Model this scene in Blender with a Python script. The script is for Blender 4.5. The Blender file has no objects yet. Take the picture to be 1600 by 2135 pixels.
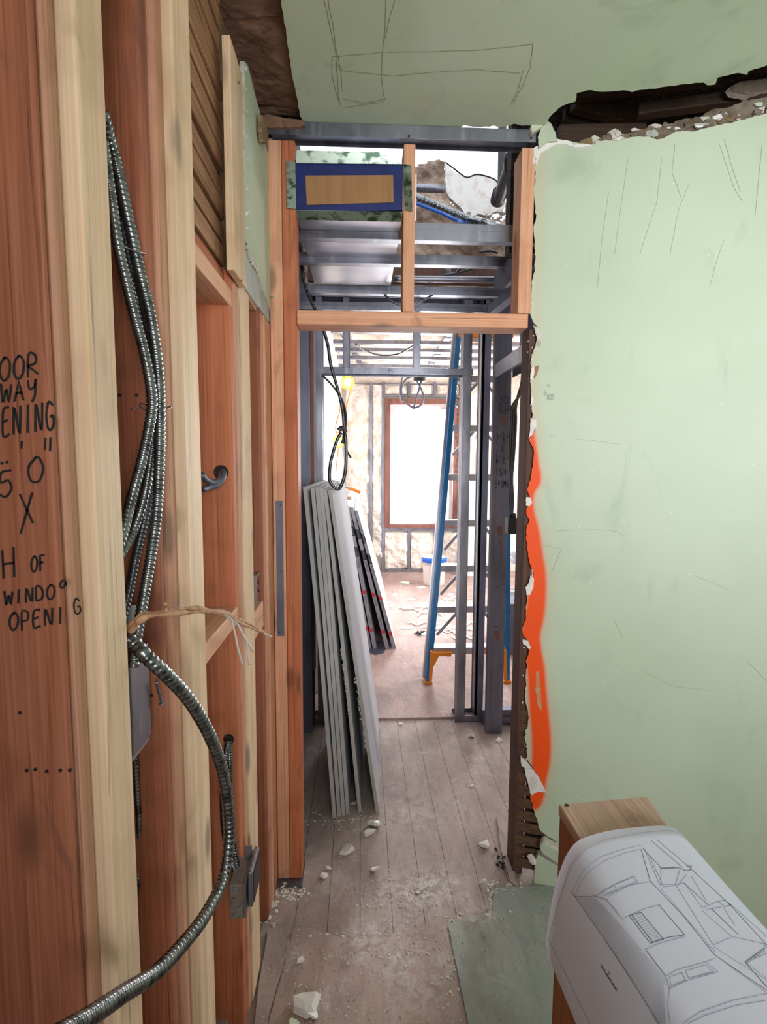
import bpy, bmesh, math, random
from mathutils import Vector, Matrix, noise
from mathutils.geometry import tessellate_polygon
from mathutils.bvhtree import BVHTree
random.seed(7)
# ------------------------------------------------------------------ camera
FPX=1100.0; EYE=Vector((0,0,1.52))
yaw=math.radians(2.5); pit=math.radians(5.33); rol=math.radians(0.3)
FW=Vector((math.sin(yaw)*math.cos(pit),math.cos(yaw)*math.cos(pit),-math.sin(pit)))
_r=Vector((math.cos(yaw),-math.sin(yaw),0))
_u=Vector((math.sin(yaw)*math.sin(pit),math.cos(yaw)*math.sin(pit),math.cos(pit)))
RT=_r*math.cos(rol)+_u*math.sin(rol); UP=-_r*math.sin(rol)+_u*math.cos(rol)
cam=bpy.data.objects.new('camera',bpy.data.cameras.new('camera'))
bpy.context.scene.collection.objects.link(cam)
m=Matrix((RT,UP,-FW)).transposed().to_4x4(); m.translation=EYE; cam.matrix_world=m
cam.data.sensor_fit='HORIZONTAL'; cam.data.sensor_width=24; cam.data.lens=FPX/1600*24
cam.data.clip_start=.02
bpy.context.scene.camera=cam
def at(px,py,x=None,y=None,z=None,co=None,no=None):
    """turn a pixel of the photograph into the point where its sight line meets a real plane"""
    d=FW+RT*((px-800)/FPX)+UP*((1067.5-py)/FPX)
    if x is not None: t=x/d.x
    elif y is not None: t=y/d.y
    elif z is not None: t=(z-EYE.z)/d.z
    else: t=(Vector(co)-EYE).dot(Vector(no))/d.dot(Vector(no))
    return EYE+d*t
# ------------------------------------------------------------------ light
S=bpy.context.scene
S.view_settings.view_transform='Standard'; S.view_settings.look='None'
S.view_settings.gamma=1; S.view_settings.use_curve_mapping=False
S.view_settings.exposure=0.0
W=bpy.data.worlds.new('sky'); S.world=W; W.use_nodes=True
bg=W.node_tree.nodes['Background']; bg.inputs[0].default_value=(.90,.95,1,1); bg.inputs[1].default_value=2.0
_t=W.node_tree; _g=_t.nodes.new('ShaderNodeNewGeometry'); _s=_t.nodes.new('ShaderNodeSeparateXYZ'); _r2=_t.nodes.new('ShaderNodeMapRange'); _m=_t.nodes.new('ShaderNodeMix'); _m.data_type='RGBA'
_t.links.new(_g.outputs['Incoming'],_s.inputs[0]); _t.links.new(_s.outputs[2],_r2.inputs[0]); _r2.inputs[1].default_value=-.05; _r2.inputs[2].default_value=.25
_t.links.new(_r2.outputs[0],_m.inputs[0]); _m.inputs[6].default_value=(.90,.95,1,1); _m.inputs[7].default_value=(.56,.55,.53,1); _t.links.new(_m.outputs[2],bg.inputs[0])
def area(name,loc,tgt,sx,sy,power,col):
    l=bpy.data.lights.new(name,'AREA'); l.shape='RECTANGLE'; l.size=sx; l.size_y=sy; l.energy=power; l.color=col
    o=bpy.data.objects.new(name,l); S.collection.objects.link(o); o.location=loc
    o.rotation_euler=(Vector(tgt)-Vector(loc)).to_track_quat('-Z','Y').to_euler(); return o
rl=area('daylight_rear_window',(.75,-1.72,1.75),(1.0,1.6,2.0),1.1,1.0,19,(.94,.97,1)); rl.data.spread=math.radians(80)
area('daylight_far_window',(.85,7.9,1.7),(.5,3,1.2),1.0,1.7,250,(.97,.98,1))
area('daylight_far_room_right',(3.0,5.4,1.5),(.5,5.0,1.1),1.6,1.6,135,(1,.97,.95))
# ------------------------------------------------------------------ materials
def nd(t,k,**kw):
    n=t.nodes.new(k)
    for a,b in kw.items(): setattr(n,a,b)
    return n
def c4(c): return (c[0],c[1],c[2],1)
def srgb(r,g,b):
    f=lambda v:(v/255/12.92) if v<=10 else ((v/255+.055)/1.055)**2.4
    return (f(r),f(g),f(b))
def mixc(t,fac,a,b):
    n=nd(t,'ShaderNodeMix',data_type='RGBA')
    for v,i in ((fac,0),(a,6),(b,7)):
        if hasattr(v,'links'): t.links.new(v,n.inputs[i])
        else: n.inputs[i].default_value=v if i==0 else c4(v)
    return n.outputs[2]
def nfac(t,pos,sc,lo,hi,detail=4,dist=0,rough=.55):
    mp=nd(t,'ShaderNodeMapping'); mp.inputs[3].default_value=sc; t.links.new(pos,mp.inputs[0])
    n=nd(t,'ShaderNodeTexNoise'); n.inputs['Scale'].default_value=1; n.inputs['Detail'].default_value=detail
    n.inputs['Distortion'].default_value=dist; n.inputs['Roughness'].default_value=rough; t.links.new(mp.outputs[0],n.inputs['Vector'])
    r=nd(t,'ShaderNodeMapRange'); r.inputs[1].default_value=lo; r.inputs[2].default_value=hi; t.links.new(n.outputs[0],r.inputs[0])
    return r.outputs[0]
def mat(name,col,rough=.6,metal=0,layers=(),bump=None,emit=None,extra=None,spec=.5):
    M=bpy.data.materials.new(name); M.use_nodes=True; t=M.node_tree; b=t.nodes['Principled BSDF']
    b.inputs['Roughness'].default_value=rough; b.inputs['Metallic'].default_value=metal
    b.inputs['Specular IOR Level'].default_value=spec
    pos=nd(t,'ShaderNodeNewGeometry').outputs['Position']
    c=col
    for L in layers:  # (colour, scale vec, lo, hi, detail, distortion)
        c=mixc(t,nfac(t,pos,L[1],L[2],L[3],*(L[4:])),c,L[0])
    if extra: c=extra(t,pos,c)
    if hasattr(c,'links'): t.links.new(c,b.inputs['Base Color'])
    else: b.inputs['Base Color'].default_value=c4(c)
    if bump:
        f=nfac(t,pos,bump[0],0,1,5); bn=nd(t,'ShaderNodeBump'); bn.inputs['Strength'].default_value=bump[1]
        bn.inputs['Distance'].default_value=bump[2]; t.links.new(f,bn.inputs['Height']); t.links.new(bn.outputs[0],b.inputs['Normal'])
    if emit:
        b.inputs['Emission Color'].default_value=c4(emit[0]); b.inputs['Emission Strength'].default_value=emit[1]
    return M
def wood(name,c1,c2,ax='z',dark=None,knots=True,rough=.65,fine=1):
    hi,lo=(150*fine),(2.2*fine)
    sc={'z':(hi,hi,lo),'x':(lo,hi,hi),'y':(hi,lo,hi)}[ax]
    sc2=tuple(v*.22 for v in sc)
    dark=dark or tuple(v*.45 for v in c1)
    def ex(t,pos,c):
        if knots:
            mp=nd(t,'ShaderNodeMapping'); s={'z':(9,9,3.6),'x':(3.6,9,9),'y':(9,3.6,9)}[ax]; mp.inputs[3].default_value=s
            t.links.new(pos,mp.inputs[0]); v=nd(t,'ShaderNodeTexVoronoi'); v.inputs['Scale'].default_value=1
            t.links.new(mp.outputs[0],v.inputs['Vector'])
            r=nd(t,'ShaderNodeMapRange'); r.inputs[1].default_value=.20; r.inputs[2].default_value=.09; t.links.new(v.outputs['Distance'],r.inputs[0])
            c=mixc(t,r.outputs[0],c,dark)
        return c
    return mat(name,c1,rough,0,[(c2,sc,.35,.7,3,1.0),(tuple(v*.72 for v in c1),sc2,.5,.75,4,.6),(tuple(v*.8 for v in c2),(5,5,5),.55,.8,3,0),(tuple(v*.5 for v in c2),tuple(v*.55 for v in sc),.60,.72,5,1.6),(tuple(v*.62+.02 for v in c2),tuple(2.2 if q>20 else 1.1 for q in sc) if 0 else (7,7,2.5),.60,.74,8,1.5)],bump=(sc,.25,.002),extra=ex,spec=.3)
MT={}
WR1,WR2=srgb(186,112,78),srgb(160,88,56)
MT['fir']=wood('fir_red',srgb(206,128,90),srgb(178,98,64),'z')
MT['firdk']=wood('fir_dark',srgb(170,106,78),srgb(140,78,54),'z')
MT['firw']=wood('fir_brown_edge',srgb(206,156,126),srgb(188,130,100),'z')
MT['pale']=wood('pine_pale',srgb(234,206,174),srgb(222,186,148),'z')
MT['pink']=wood('pine_pink',srgb(232,178,144),srgb(214,148,112),'z')
MT['pinkx']=wood('pine_pink_x',srgb(234,178,144),srgb(214,148,112),'x')
MT['pinky']=wood('pine_pink_y',srgb(228,178,146),srgb(206,150,116),'y')
MT['firy']=wood('fir_red_y',srgb(190,112,76),srgb(160,86,52),'y')
MT['lath']=wood('lath_old',srgb(176,132,96),srgb(138,96,66),'y',fine=.8,knots=False)
MT['lathdk']=wood('lath_dark',srgb(112,84,64),srgb(80,58,42),'x',fine=.8,knots=False)
MT['old']=wood('old_wood_brown',srgb(104,74,62),srgb(78,52,42),'z',knots=False)
MT['oldx']=wood('old_wood_cavity',srgb(78,60,46),srgb(54,40,30),'x',knots=False)
MT['ply']=wood('plywood_top',srgb(214,184,164),srgb(190,148,124),'y',fine=1.2,knots=False)
MT['plyside']=wood('plywood_side',srgb(176,108,66),srgb(150,86,48),'z',knots=False)
MT['steel']=mat('galvanised_steel',srgb(150,152,162),.38,.85,[(srgb(118,120,132),(9,9,4),.4,.7,3,0),(srgb(175,176,182),(30,30,6),.55,.8,3,0)])
MT['steeldk']=mat('galvanised_steel_dull',srgb(124,126,142),.5,.7,[(srgb(100,102,118),(8,8,3),.4,.7,3,0)])
MT['galv']=mat('galvanised_flange',srgb(150,162,150),.36,.8,[(srgb(62,80,66),(26,26,34),.48,.62,6,.6),(srgb(200,215,200),(14,14,14),.6,.75,4,0)])
MT['duct']=mat('duct_sheet',srgb(196,196,204),.3,.9,[(srgb(170,170,180),(3,5,3),.4,.7,2,0)])
MT['flex']=mat('armoured_cable_steel',srgb(140,144,146),.27,.95,[(srgb(80,84,86),(60,60,60),.45,.7,3,0)])
MT['flexbk']=mat('armoured_cable_dark',srgb(96,98,102),.32,.85)
MT['boxst']=mat('electrical_box_steel',srgb(150,148,146),.45,.6,[(srgb(150,126,108),(40,40,20),.5,.7,4,0)])
def paintgreen(name,spray=False):
    G1,G2=srgb(202,215,190),srgb(192,206,179)
    def ex(t,pos,c):
        # scuffs and dirt worn into the paint
        c=mixc(t,nfac(t,pos,(5,5,2.2),.58,.8,6,1.2),c,srgb(176,192,166))
        c=mixc(t,nfac(t,pos,(22,22,60),.70,.82,5,2),c,srgb(162,176,152))
        c=mixc(t,nfac(t,pos,(90,90,70),.735,.78,2),c,srgb(236,240,230))
        if spray:
            sx=nd(t,'ShaderNodeVectorMath',operation='DOT_PRODUCT'); t.links.new(pos,sx.inputs[0]); sx.inputs[1].default_value=WU
            u=nd(t,'ShaderNodeMath',operation='SUBTRACT'); t.links.new(sx.outputs['Value'],u.inputs[0]); u.inputs[1].default_value=WO.dot(WU)
            sz=nd(t,'ShaderNodeSeparateXYZ'); t.links.new(pos,sz.inputs[0])
            def curve(pts):
                lo,hi=pts[0][0],pts[-1][0]
                mr=nd(t,'ShaderNodeMapRange'); mr.inputs[1].default_value=lo; mr.inputs[2].default_value=hi; t.links.new(sz.outputs[2],mr.inputs[0])
                fc=nd(t,'ShaderNodeFloatCurve'); cv=fc.mapping.curves[0]
                vs=[(a-lo)/(hi-lo) for a,b in pts]
                while len(cv.points)<len(pts): cv.points.new(.5,.5)
                for i,(a,b) in enumerate(pts):
                    cv.points[i].location=((a-lo)/(hi-lo),b+.5); cv.points[i].handle_type='AUTO'
                fc.mapping.use_clip=False; fc.mapping.update(); t.links.new(mr.outputs[0],fc.inputs[1])
                s=nd(t,'ShaderNodeMath',operation='SUBTRACT'); t.links.new(fc.outputs[0],s.inputs[0]); s.inputs[1].default_value=.5; return s.outputs[0]
            def band(pts,soft):
                cen=curve([(z,a) for z,a,b in pts]); wid=curve([(z,b) for z,a,b in pts])
                d=nd(t,'ShaderNodeMath',operation='SUBTRACT'); t.links.new(u.outputs[0],d.inputs[0]); t.links.new(cen,d.inputs[1])
                ab=nd(t,'ShaderNodeMath',operation='ABSOLUTE'); t.links.new(d.outputs[0],ab.inputs[0])
                e=nd(t,'ShaderNodeMath',operation='SUBTRACT'); t.links.new(wid,e.inputs[0]); t.links.new(ab.outputs[0],e.inputs[1])
                r=nd(t,'ShaderNodeMapRange'); r.interpolation_type='SMOOTHSTEP'
                r.inputs[1].default_value=-soft; r.inputs[2].default_value=soft*.6; t.links.new(e.outputs[0],r.inputs[0]); return r.outputs[0]
            pts=[]
            for (px,py,w) in SPRAY:
                p=at(px,py,co=WO,no=WN); q=at(px+w,py,co=WO,no=WN)
                pts.append((p.z,(p-WO).dot(WU),(q-p).length if w>0 else -(q-p).length*1.0))
            pts.sort()
            halo=band([(z,a+.004,b_+.008) for z,a,b_ in pts],.035)
            hm=nd(t,'ShaderNodeMath',operation='MULTIPLY'); t.links.new(halo,hm.inputs[0]); hm.inputs[1].default_value=.22
            c=mixc(t,hm.outputs[0],c,srgb(255,120,60))
            f=band([(z,a,b_*1.12) for z,a,b_ in pts],.011)
            c=mixc(t,f,c,srgb(255,86,14))
        return c
    return mat(name,G1,.5,0,[(G2,(2,2,2),.35,.7,3,0)],extra=ex,bump=((60,60,60),.05,.002),spec=.45)
# green wall frame: it stands slightly turned towards the room
WO=Vector((.612,1.785,0)); WU=Vector((.944,-.33,0)).normalized(); WN=Vector((-.33,-.944,0)).normalized()
SPRAY=[(1112,845,-8),(1113,880,-2),(1110,915,5),(1112,960,9),(1113,1005,12),(1106,1030,7),(1104,1060,8),(1107,1100,14),(1114,1150,15),(1120,1200,16),(1120,1240,16),(1114,1290,17),(1107,1325,17),(1110,1350,16),(1117,1390,16),(1121,1440,16),(1125,1490,17),(1129,1540,17),(1128,1590,16),(1122,1630,14),(1120,1660,12),(1117,1678,8),(1115,1695,-8)]
MT['green']=paintgreen('green_painted_plaster')
MT['greenwall']=paintgreen('green_painted_wall',True)
MT['plaster']=mat('broken_plaster',srgb(222,216,204),.9,0,[(srgb(186,178,164),(40,40,40),.4,.65,5,0)],bump=((120,120,120),.5,.004))
MT['plasterw']=mat('white_plaster',srgb(240,238,234),.9,0,[(srgb(222,200,190),(18,18,18),.5,.72,5,0)],bump=((60,60,60),.4,.004))
MT['browncoat']=mat('brown_coat_plaster',srgb(140,128,112),.95,0,[(srgb(104,88,72),(22,22,22),.4,.6,6,0)],bump=((50,50,50),.8,.01))
MT['oldpaper']=mat('bare_old_backing',srgb(140,106,84),.95,0,[(srgb(112,82,64),(9,9,5),.4,.62,6,.8),(srgb(58,42,34),(7,7,9),.60,.72,7,1.5)],bump=((30,30,20),.7,.008))
MT['oldwall']=mat('bare_old_wall',srgb(142,118,84),.95,0,[(srgb(104,82,58),(14,7,9),.4,.62,6,1),(srgb(176,160,128),(10,6,12),.62,.74,6,1)],bump=((30,30,20),.9,.012))
MT['greycoat']=mat('grey_gypsum_coat',srgb(196,198,192),.8,0,[(srgb(168,170,164),(14,14,9),.4,.7,5,.5)])
MT['dark']=mat('dark_crumbs_and_shade',srgb(40,32,26),.95,0,[(srgb(84,66,50),(60,60,60),.5,.7,6,0)],bump=((70,70,70),1,.01))  # near-black for real crumbs, and as painted shade in gaps and holes
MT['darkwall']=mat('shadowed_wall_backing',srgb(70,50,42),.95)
MT['foam']=mat('spray_foam_cream',srgb(243,234,224),.85,0,[(srgb(222,206,186),(9,9,9),.45,.7,5,.5),(srgb(196,168,148),(14,14,14),.68,.8,4,.5)],bump=((22,22,22),.9,.02))
MT['foambr']=mat('spray_foam_tan',srgb(172,150,134),.8,0,[(srgb(140,118,104),(10,10,10),.45,.65,5,.6)],bump=((26,26,26),1,.025))
MT['blue']=mat('blue_fibreglass',srgb(0,112,172),.35,0,[(srgb(10,90,140),(10,10,10),.5,.75,4,0)])
MT['orange']=mat('orange_plastic',srgb(236,140,30),.45)
MT['alu']=mat('ladder_aluminium',srgb(176,174,180),.35,.8)
MT['tape']=mat('blue_tape',srgb(20,38,108),.55,0,[(srgb(14,28,88),(18,6,30),.4,.7,4,.6)])
MT['card']=mat('cardboard',srgb(168,126,84),.85,0,[(srgb(156,114,74),(60,60,3),.4,.7,2,0)])
MT['board']=mat('grey_green_board',srgb(192,190,188),.85,0,[(srgb(172,172,170),(12,12,3),.4,.7,5,0)],bump=((180,180,60),.3,.001))
MT['boardface']=mat('grey_board_face',srgb(190,192,198),.85,0,[(srgb(164,166,174),(10,160,30),.5,.66,5,0)],bump=((60,200,60),.3,.001))
MT['drywall']=mat('white_drywall',srgb(238,236,240),.8)
MT['print']=mat('printed_end_tape',srgb(150,150,158),.6)
MT['printdk']=mat('printed_dark_ink',srgb(34,34,40),.6)
MT['printrd']=mat('printed_red_ink',srgb(196,40,50),.6)
MT['ink']=mat('marker_ink',srgb(22,20,20),.7)
MT['rubbed']=mat('rubbed_spray',srgb(214,140,96),.6,0,[(srgb(196,170,140),(40,40,20),.45,.6,5,.5)])
MT['pencil']=mat('pencil_mark',srgb(136,150,130),.8)
MT['redpencil']=mat('red_brown_pencil',srgb(138,122,92),.8)
MT['line']=mat('printed_line',srgb(84,88,104),.8)
MT['linelt']=mat('printed_line_light',srgb(152,158,178),.8)
MT['paper']=mat('drawing_paper',srgb(232,234,253),.7,spec=.3)
MT['abs']=mat('black_pipe',srgb(40,38,42),.45,0,[(srgb(66,64,68),(30,30,30),.5,.7,4,0)])
MT['white']=mat('white_window_frame',srgb(240,240,244),.5)
MT['casing']=mat('red_brown_casing',srgb(138,92,80),.6,0,[(srgb(112,70,60),(14,14,3),.45,.7,4,0)])
MT['yellow']=mat('yellow_cage',srgb(236,226,60),.5)
MT['bulb']=mat('lit_bulb',(1,.9,.6),.5,emit=((1,.86,.5),22))
MT['bucket']=mat('white_bucket',srgb(220,206,198),.5)
MT['bucketlid']=mat('blue_bucket_lid',srgb(20,96,200),.4)
MT['black']=mat('black_plastic',srgb(30,30,34),.5)
MT['pvc']=mat('white_pipe',srgb(216,222,228),.4)
MT['wirew']=mat('white_wire',srgb(214,204,200),.5)
MT['wirep']=mat('pink_wire',srgb(200,90,120),.5)
MT['kraft']=mat('twisted_kraft_paper',srgb(200,156,120),.85,0,[(srgb(160,112,80),(50,50,50),.45,.65,4,0)],bump=((80,80,80),.5,.002))
MT['cordo']=mat('orange_cord',srgb(222,130,50),.6)
MT['litter']=mat('green_tape_litter',srgb(214,232,216),.5)
MT['brick']=None
def flooring(name,base,c2,seams=True,green=False):
    def ex(t,pos,c):
        if seams:
            sp=nd(t,'ShaderNodeSeparateXYZ'); t.links.new(pos,sp.inputs[0])
            cb=nd(t,'ShaderNodeCombineXYZ'); t.links.new(sp.outputs[1],cb.inputs[0]); t.links.new(sp.outputs[0],cb.inputs[1])
            br=nd(t,'ShaderNodeTexBrick'); br.offset=.37; t.links.new(cb.outputs[0],br.inputs[0])
            br.inputs['Scale'].default_value=1; br.inputs['Mortar Size'].default_value=.0013; br.inputs['Brick Width'].default_value=4.7
            br.inputs['Row Height'].default_value=.108; br.inputs['Mortar Smooth'].default_value=.3
            c=mixc(t,br.outputs['Fac'],c,srgb(52,44,42))
        c=mixc(t,nfac(t,pos,(5,5,5),.56,.74,12,.5,.78),c,srgb(220,216,214))
        c=mixc(t,nfac(t,pos,(28,9,28),.50,.72,8,.6,.7),c,tuple(v*.62 for v in base))
        c=mixc(t,nfac(t,pos,(150,60,150),.63,.70,3),c,tuple(v*.35 for v in base))
        c=mixc(t,nfac(t,pos,(4,2.5,4),.5,.8,7,.6),c,srgb(126,112,106))
        c=mixc(t,nfac(t,pos,(120,120,120),.66,.74,3),c,srgb(222,214,206))
        for (qx,qy,rr,am) in ((850,1862,.16,.9),(915,1850,.13,.9),(700,1850,.10,.5),(820,1985,.13,.8),(930,2010,.05,.8),(870,2060,.14,.5),(860,1700,.2,.45),(1010,1910,.08,.9),(615,1995,.06,.6),(740,1960,.10,.7),(1060,2050,.10,.5),(590,1860,.06,.8)):
            pc=at(qx,qy,z=0); ds=nd(t,'ShaderNodeVectorMath',operation='DISTANCE'); t.links.new(pos,ds.inputs[0]); ds.inputs[1].default_value=pc
            r1=nd(t,'ShaderNodeMapRange'); r1.inputs[1].default_value=rr; r1.inputs[2].default_value=0; r1.inputs[4].default_value=am; t.links.new(ds.outputs['Value'],r1.inputs[0])
            ml=nd(t,'ShaderNodeMath',operation='MULTIPLY'); t.links.new(r1.outputs[0],ml.inputs[0]); t.links.new(nfac(t,pos,(26,26,26),.44,.60,10,.8,.75),ml.inputs[1])
            c=mixc(t,ml.outputs[0],c,srgb(226,222,220))
        if green:
            c=mixc(t,nfac(t,pos,(4,4,4),.40,.7,5,.5),c,srgb(152,168,158))
        return c
    return mat(name,base,.75,0,[(c2,(7,2.5,7),.35,.65,6,.5)],extra=ex,bump=((90,50,90),.3,.002),spec=.3)
MT['planks']=flooring('old_plank_floor',srgb(184,168,162),srgb(166,148,142))
MT['sheettan']=flooring('tan_floor_sheet',srgb(190,168,160),srgb(172,148,138),False)
MT['sheetgrn']=flooring('green_floor_sheet',srgb(176,178,174),srgb(162,166,160),False,True)
MT['sheetpink']=flooring('pale_floor_sheet',srgb(184,158,150),srgb(166,142,136),False)
def _brick():
    def ex(t,pos,c):
        mp=nd(t,'ShaderNodeMapping'); mp.inputs['Rotation'].default_value=(math.pi/2,0,math.pi/2); t.links.new(pos,mp.inputs[0])
        br=nd(t,'ShaderNodeTexBrick'); t.links.new(mp.outputs[0],br.inputs[0]); br.inputs['Scale'].default_value=1
        br.inputs['Brick Width'].default_value=.21; br.inputs['Row Height'].default_value=.072; br.inputs['Mortar Size'].default_value=.006
        br.inputs['Color1'].default_value=c4(srgb(150,96,90)); br.inputs['Color2'].default_value=c4(srgb(128,80,76)); br.inputs['Mortar'].default_value=c4(srgb(190,176,172))
        return br.outputs['Color']
    return mat('red_brick',(1,1,1),.85,extra=ex)
MT['brick']=_brick()
def _glass():
    M=bpy.data.materials.new('window_glass'); M.use_nodes=True; t=M.node_tree; t.nodes.clear()
    o=nd(t,'ShaderNodeOutputMaterial'); a=nd(t,'ShaderNodeBsdfTransparent'); g=nd(t,'ShaderNodeBsdfGlossy'); g.inputs['Roughness'].default_value=.02
    mx=nd(t,'ShaderNodeMixShader'); fr=nd(t,'ShaderNodeFresnel'); t.links.new(fr.outputs[0],mx.inputs[0]); t.links.new(a.outputs[0],mx.inputs[1]); t.links.new(g.outputs[0],mx.inputs[2])
    t.links.new(mx.outputs[0],o.inputs[0]); return M
MT['glass']=_glass()
# ------------------------------------------------------------------ builders
C=S.collection
def thing(name,label,cat,loc=(0,0,0),group=None):
    o=bpy.data.objects.new(name,None); o.empty_display_size=.05; C.objects.link(o); o.location=loc
    tag(o,label,cat,group); return o
def tag(o,label=None,cat=None,group=None,kind=None):
    if label: o['label']=label
    if cat: o['category']=cat
    if group: o['group']=group
    if kind: o['kind']=kind
    return o
def wloc(o):
    v=Vector((0,0,0))
    while o: v+=o.location; o=o.parent
    return v
class B:
    def __init__(s): s.v=[]; s.f=[]; s.m=[]
    def add(s,vs,fs,mi=0):
        n=len(s.v); s.v+=[Vector(v) for v in vs]; s.f+=[tuple(i+n for i in f) for f in fs]; s.m+=[mi]*len(fs); return s
    def box(s,x0,x1,y0,y1,z0,z1,mi=0):
        return s.frame(Vector(((x0+x1)/2,(y0+y1)/2,(z0+z1)/2)),Vector(((x1-x0)/2,0,0)),Vector((0,(y1-y0)/2,0)),Vector((0,0,(z1-z0)/2)),mi)
    def frame(s,c,a,b,d,mi=0):
        vs=[c+a*i+b*j+d*k for i in(-1,1) for j in(-1,1) for k in(-1,1)]
        fs=[(0,1,3,2),(4,6,7,5),(0,4,5,1),(2,3,7,6),(0,2,6,4),(1,5,7,3)]
        if a.cross(b).dot(d)<0: fs=[f[::-1] for f in fs]
        return s.add(vs,fs,mi)
    def beam(s,p,q,w,h,side=(1,0,0),mi=0):
        p,q=Vector(p),Vector(q); d=(q-p); L=d.normalized(); sd=Vector(side); sd=(sd-L*sd.dot(L)).normalized(); u=L.cross(sd)
        return s.frame((p+q)/2,sd*w/2,u*h/2,d/2,mi)
    def hexa(s,bot,top,mi=0):
        """two quads joined"""
        vs=list(bot)+list(top); s.add(vs,[(3,2,1,0),(4,5,6,7),(0,1,5,4),(1,2,6,5),(2,3,7,6),(3,0,4,7)],mi); return s
    def channel(s,p,q,web,fl,opn,t=.0018,lip=0,side=None,mi=0):
        """C profile from p to q; centre line is the web centre, flanges point along opn"""
        p,q=Vector(p),Vector(q); L=(q-p).normalized(); o=Vector(opn).normalized(); w=L.cross(o).normalized(); c=(p+q)/2; d=(q-p)/2
        s.frame(c,o*t/2,w*web/2,d,mi)
        s.frame(c+o*fl/2+w*(web/2-t/2),o*fl/2,w*t/2,d,mi); s.frame(c+o*fl/2-w*(web/2-t/2),o*fl/2,w*t/2,d,mi)
        if lip: 
            s.frame(c+o*(fl-t/2)+w*(web/2-lip/2),o*t/2,w*lip/2,d,mi); s.frame(c+o*(fl-t/2)-w*(web/2-lip/2),o*t/2,w*lip/2,d,mi)
        # rolled stiffening ribs on the web
        for k in (-.22,.22): s.frame(c+w*web*k-o*t*.8,o*t*.5,w*.004,d,mi)
        return s
    def tube(s,pts,r,n=8,mi=0,pitch=None,per=5,amp=.16,cap=True,taper=None):
        P=path(pts, (pitch/per) if pitch else None)
        up=Vector((0.13,.21,1)); prev=None; base=len(s.v); acc=0
        for i,p in enumerate(P):
            d=(P[min(i+1,len(P)-1)]-P[max(i-1,0)]); d=d.normalized() if d.length>1e-9 else Vector((0,0,1))
            if prev is None: a=d.cross(up).normalized()
            else: a=(prev-d*prev.dot(d)).normalized()
            prev=a; b=d.cross(a)
            for k in range(n):
                th=2*math.pi*k/n; rr=r if not callable(r) else r(i/(len(P)-1))
                if pitch:
                    ph=(i/per+k/n)%1; rr*=1-amp*(1-abs(math.sin(math.pi*ph))**.6)
                s.v.append(p+(a*math.cos(th)+b*math.sin(th))*rr)
        for i in range(len(P)-1):
            for k in range(n):
                x=base+i*n+k; y=base+i*n+(k+1)%n; s.f.append((x,y,y+n,x+n)); s.m.append(mi)
        if cap:
            s.f.append(tuple(base+k for k in range(n))[::-1]); s.m.append(mi); s.f.append(tuple(base+(len(P)-1)*n+k for k in range(n))); s.m.append(mi)
        return s
    def poly(s,pts,thick,nrm,mf=0,ms=0,mb=None):
        """planar outline given thickness away from nrm"""
        nrm=Vector(nrm).normalized(); pts=[Vector(p) for p in pts]
        ar=Vector((0,0,0))
        for i in range(len(pts)): ar+=pts[i].cross(pts[(i+1)%len(pts)])
        if ar.dot(nrm)<0: pts=pts[::-1]
        n=len(pts); base=len(s.v); s.v+=pts; s.v+=[p-nrm*thick for p in pts]
        for t in tessellate_polygon([pts]):
            a,b,c=t
            if (pts[b]-pts[a]).cross(pts[c]-pts[a]).dot(nrm)<0: a,c=c,a
            s.f.append((base+a,base+b,base+c)); s.m.append(mf)
            s.f.append((base+n+c,base+n+b,base+n+a)); s.m.append(ms if mb is None else mb)
        for i in range(n):
            j=(i+1)%n; s.f.append((base+i,base+n+i,base+n+j,base+j)); s.m.append(ms)
        return s
    def lathe(s,c,prof,n=24,mi=0,ax='z'):
        base=len(s.v); c=Vector(c)
        for r,h in prof:
            for k in range(n):
                a=2*math.pi*k/n; x,y=r*math.cos(a),r*math.sin(a)
                s.v.append(c+(Vector((x,y,h)) if ax=='z' else Vector((x,h,y)) if ax=='y' else Vector((h,x,y))))
        for i in range(len(prof)-1):
            for k in range(n):
                a=base+i*n+k;b=base+i*n+(k+1)%n; s.f.append((a,b,b+n,a+n)); s.m.append(mi)
        s.f.append(tuple(base+k for k in range(n))[::-1]); s.m.append(mi); s.f.append(tuple(base+(len(prof)-1)*n+k for k in range(n))); s.m.append(mi)
        return s
    def ribbon(s,pts,w,nrm,lift=.0006,mi=0):
        pts=[Vector(p) for p in pts]; base=len(s.v); nf=nrm
        for i,p in enumerate(pts):
            d=(pts[min(i+1,len(pts)-1)]-pts[max(i-1,0)]); nn=Vector(nf[i]) if isinstance(nf,list) else Vector(nf)
            sd=d.cross(nn); sd=sd.normalized() if sd.length>1e-9 else Vector((0,0,1))
            ww=w*(1+.25*noise.noise(p*90)); s.v+=[p+nn*lift-sd*ww/2,p+nn*lift+sd*ww/2]
        for i in range(len(pts)-1):
            a=base+2*i; s.f.append((a,a+1,a+3,a+2)); s.m.append(mi)
        return s
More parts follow.
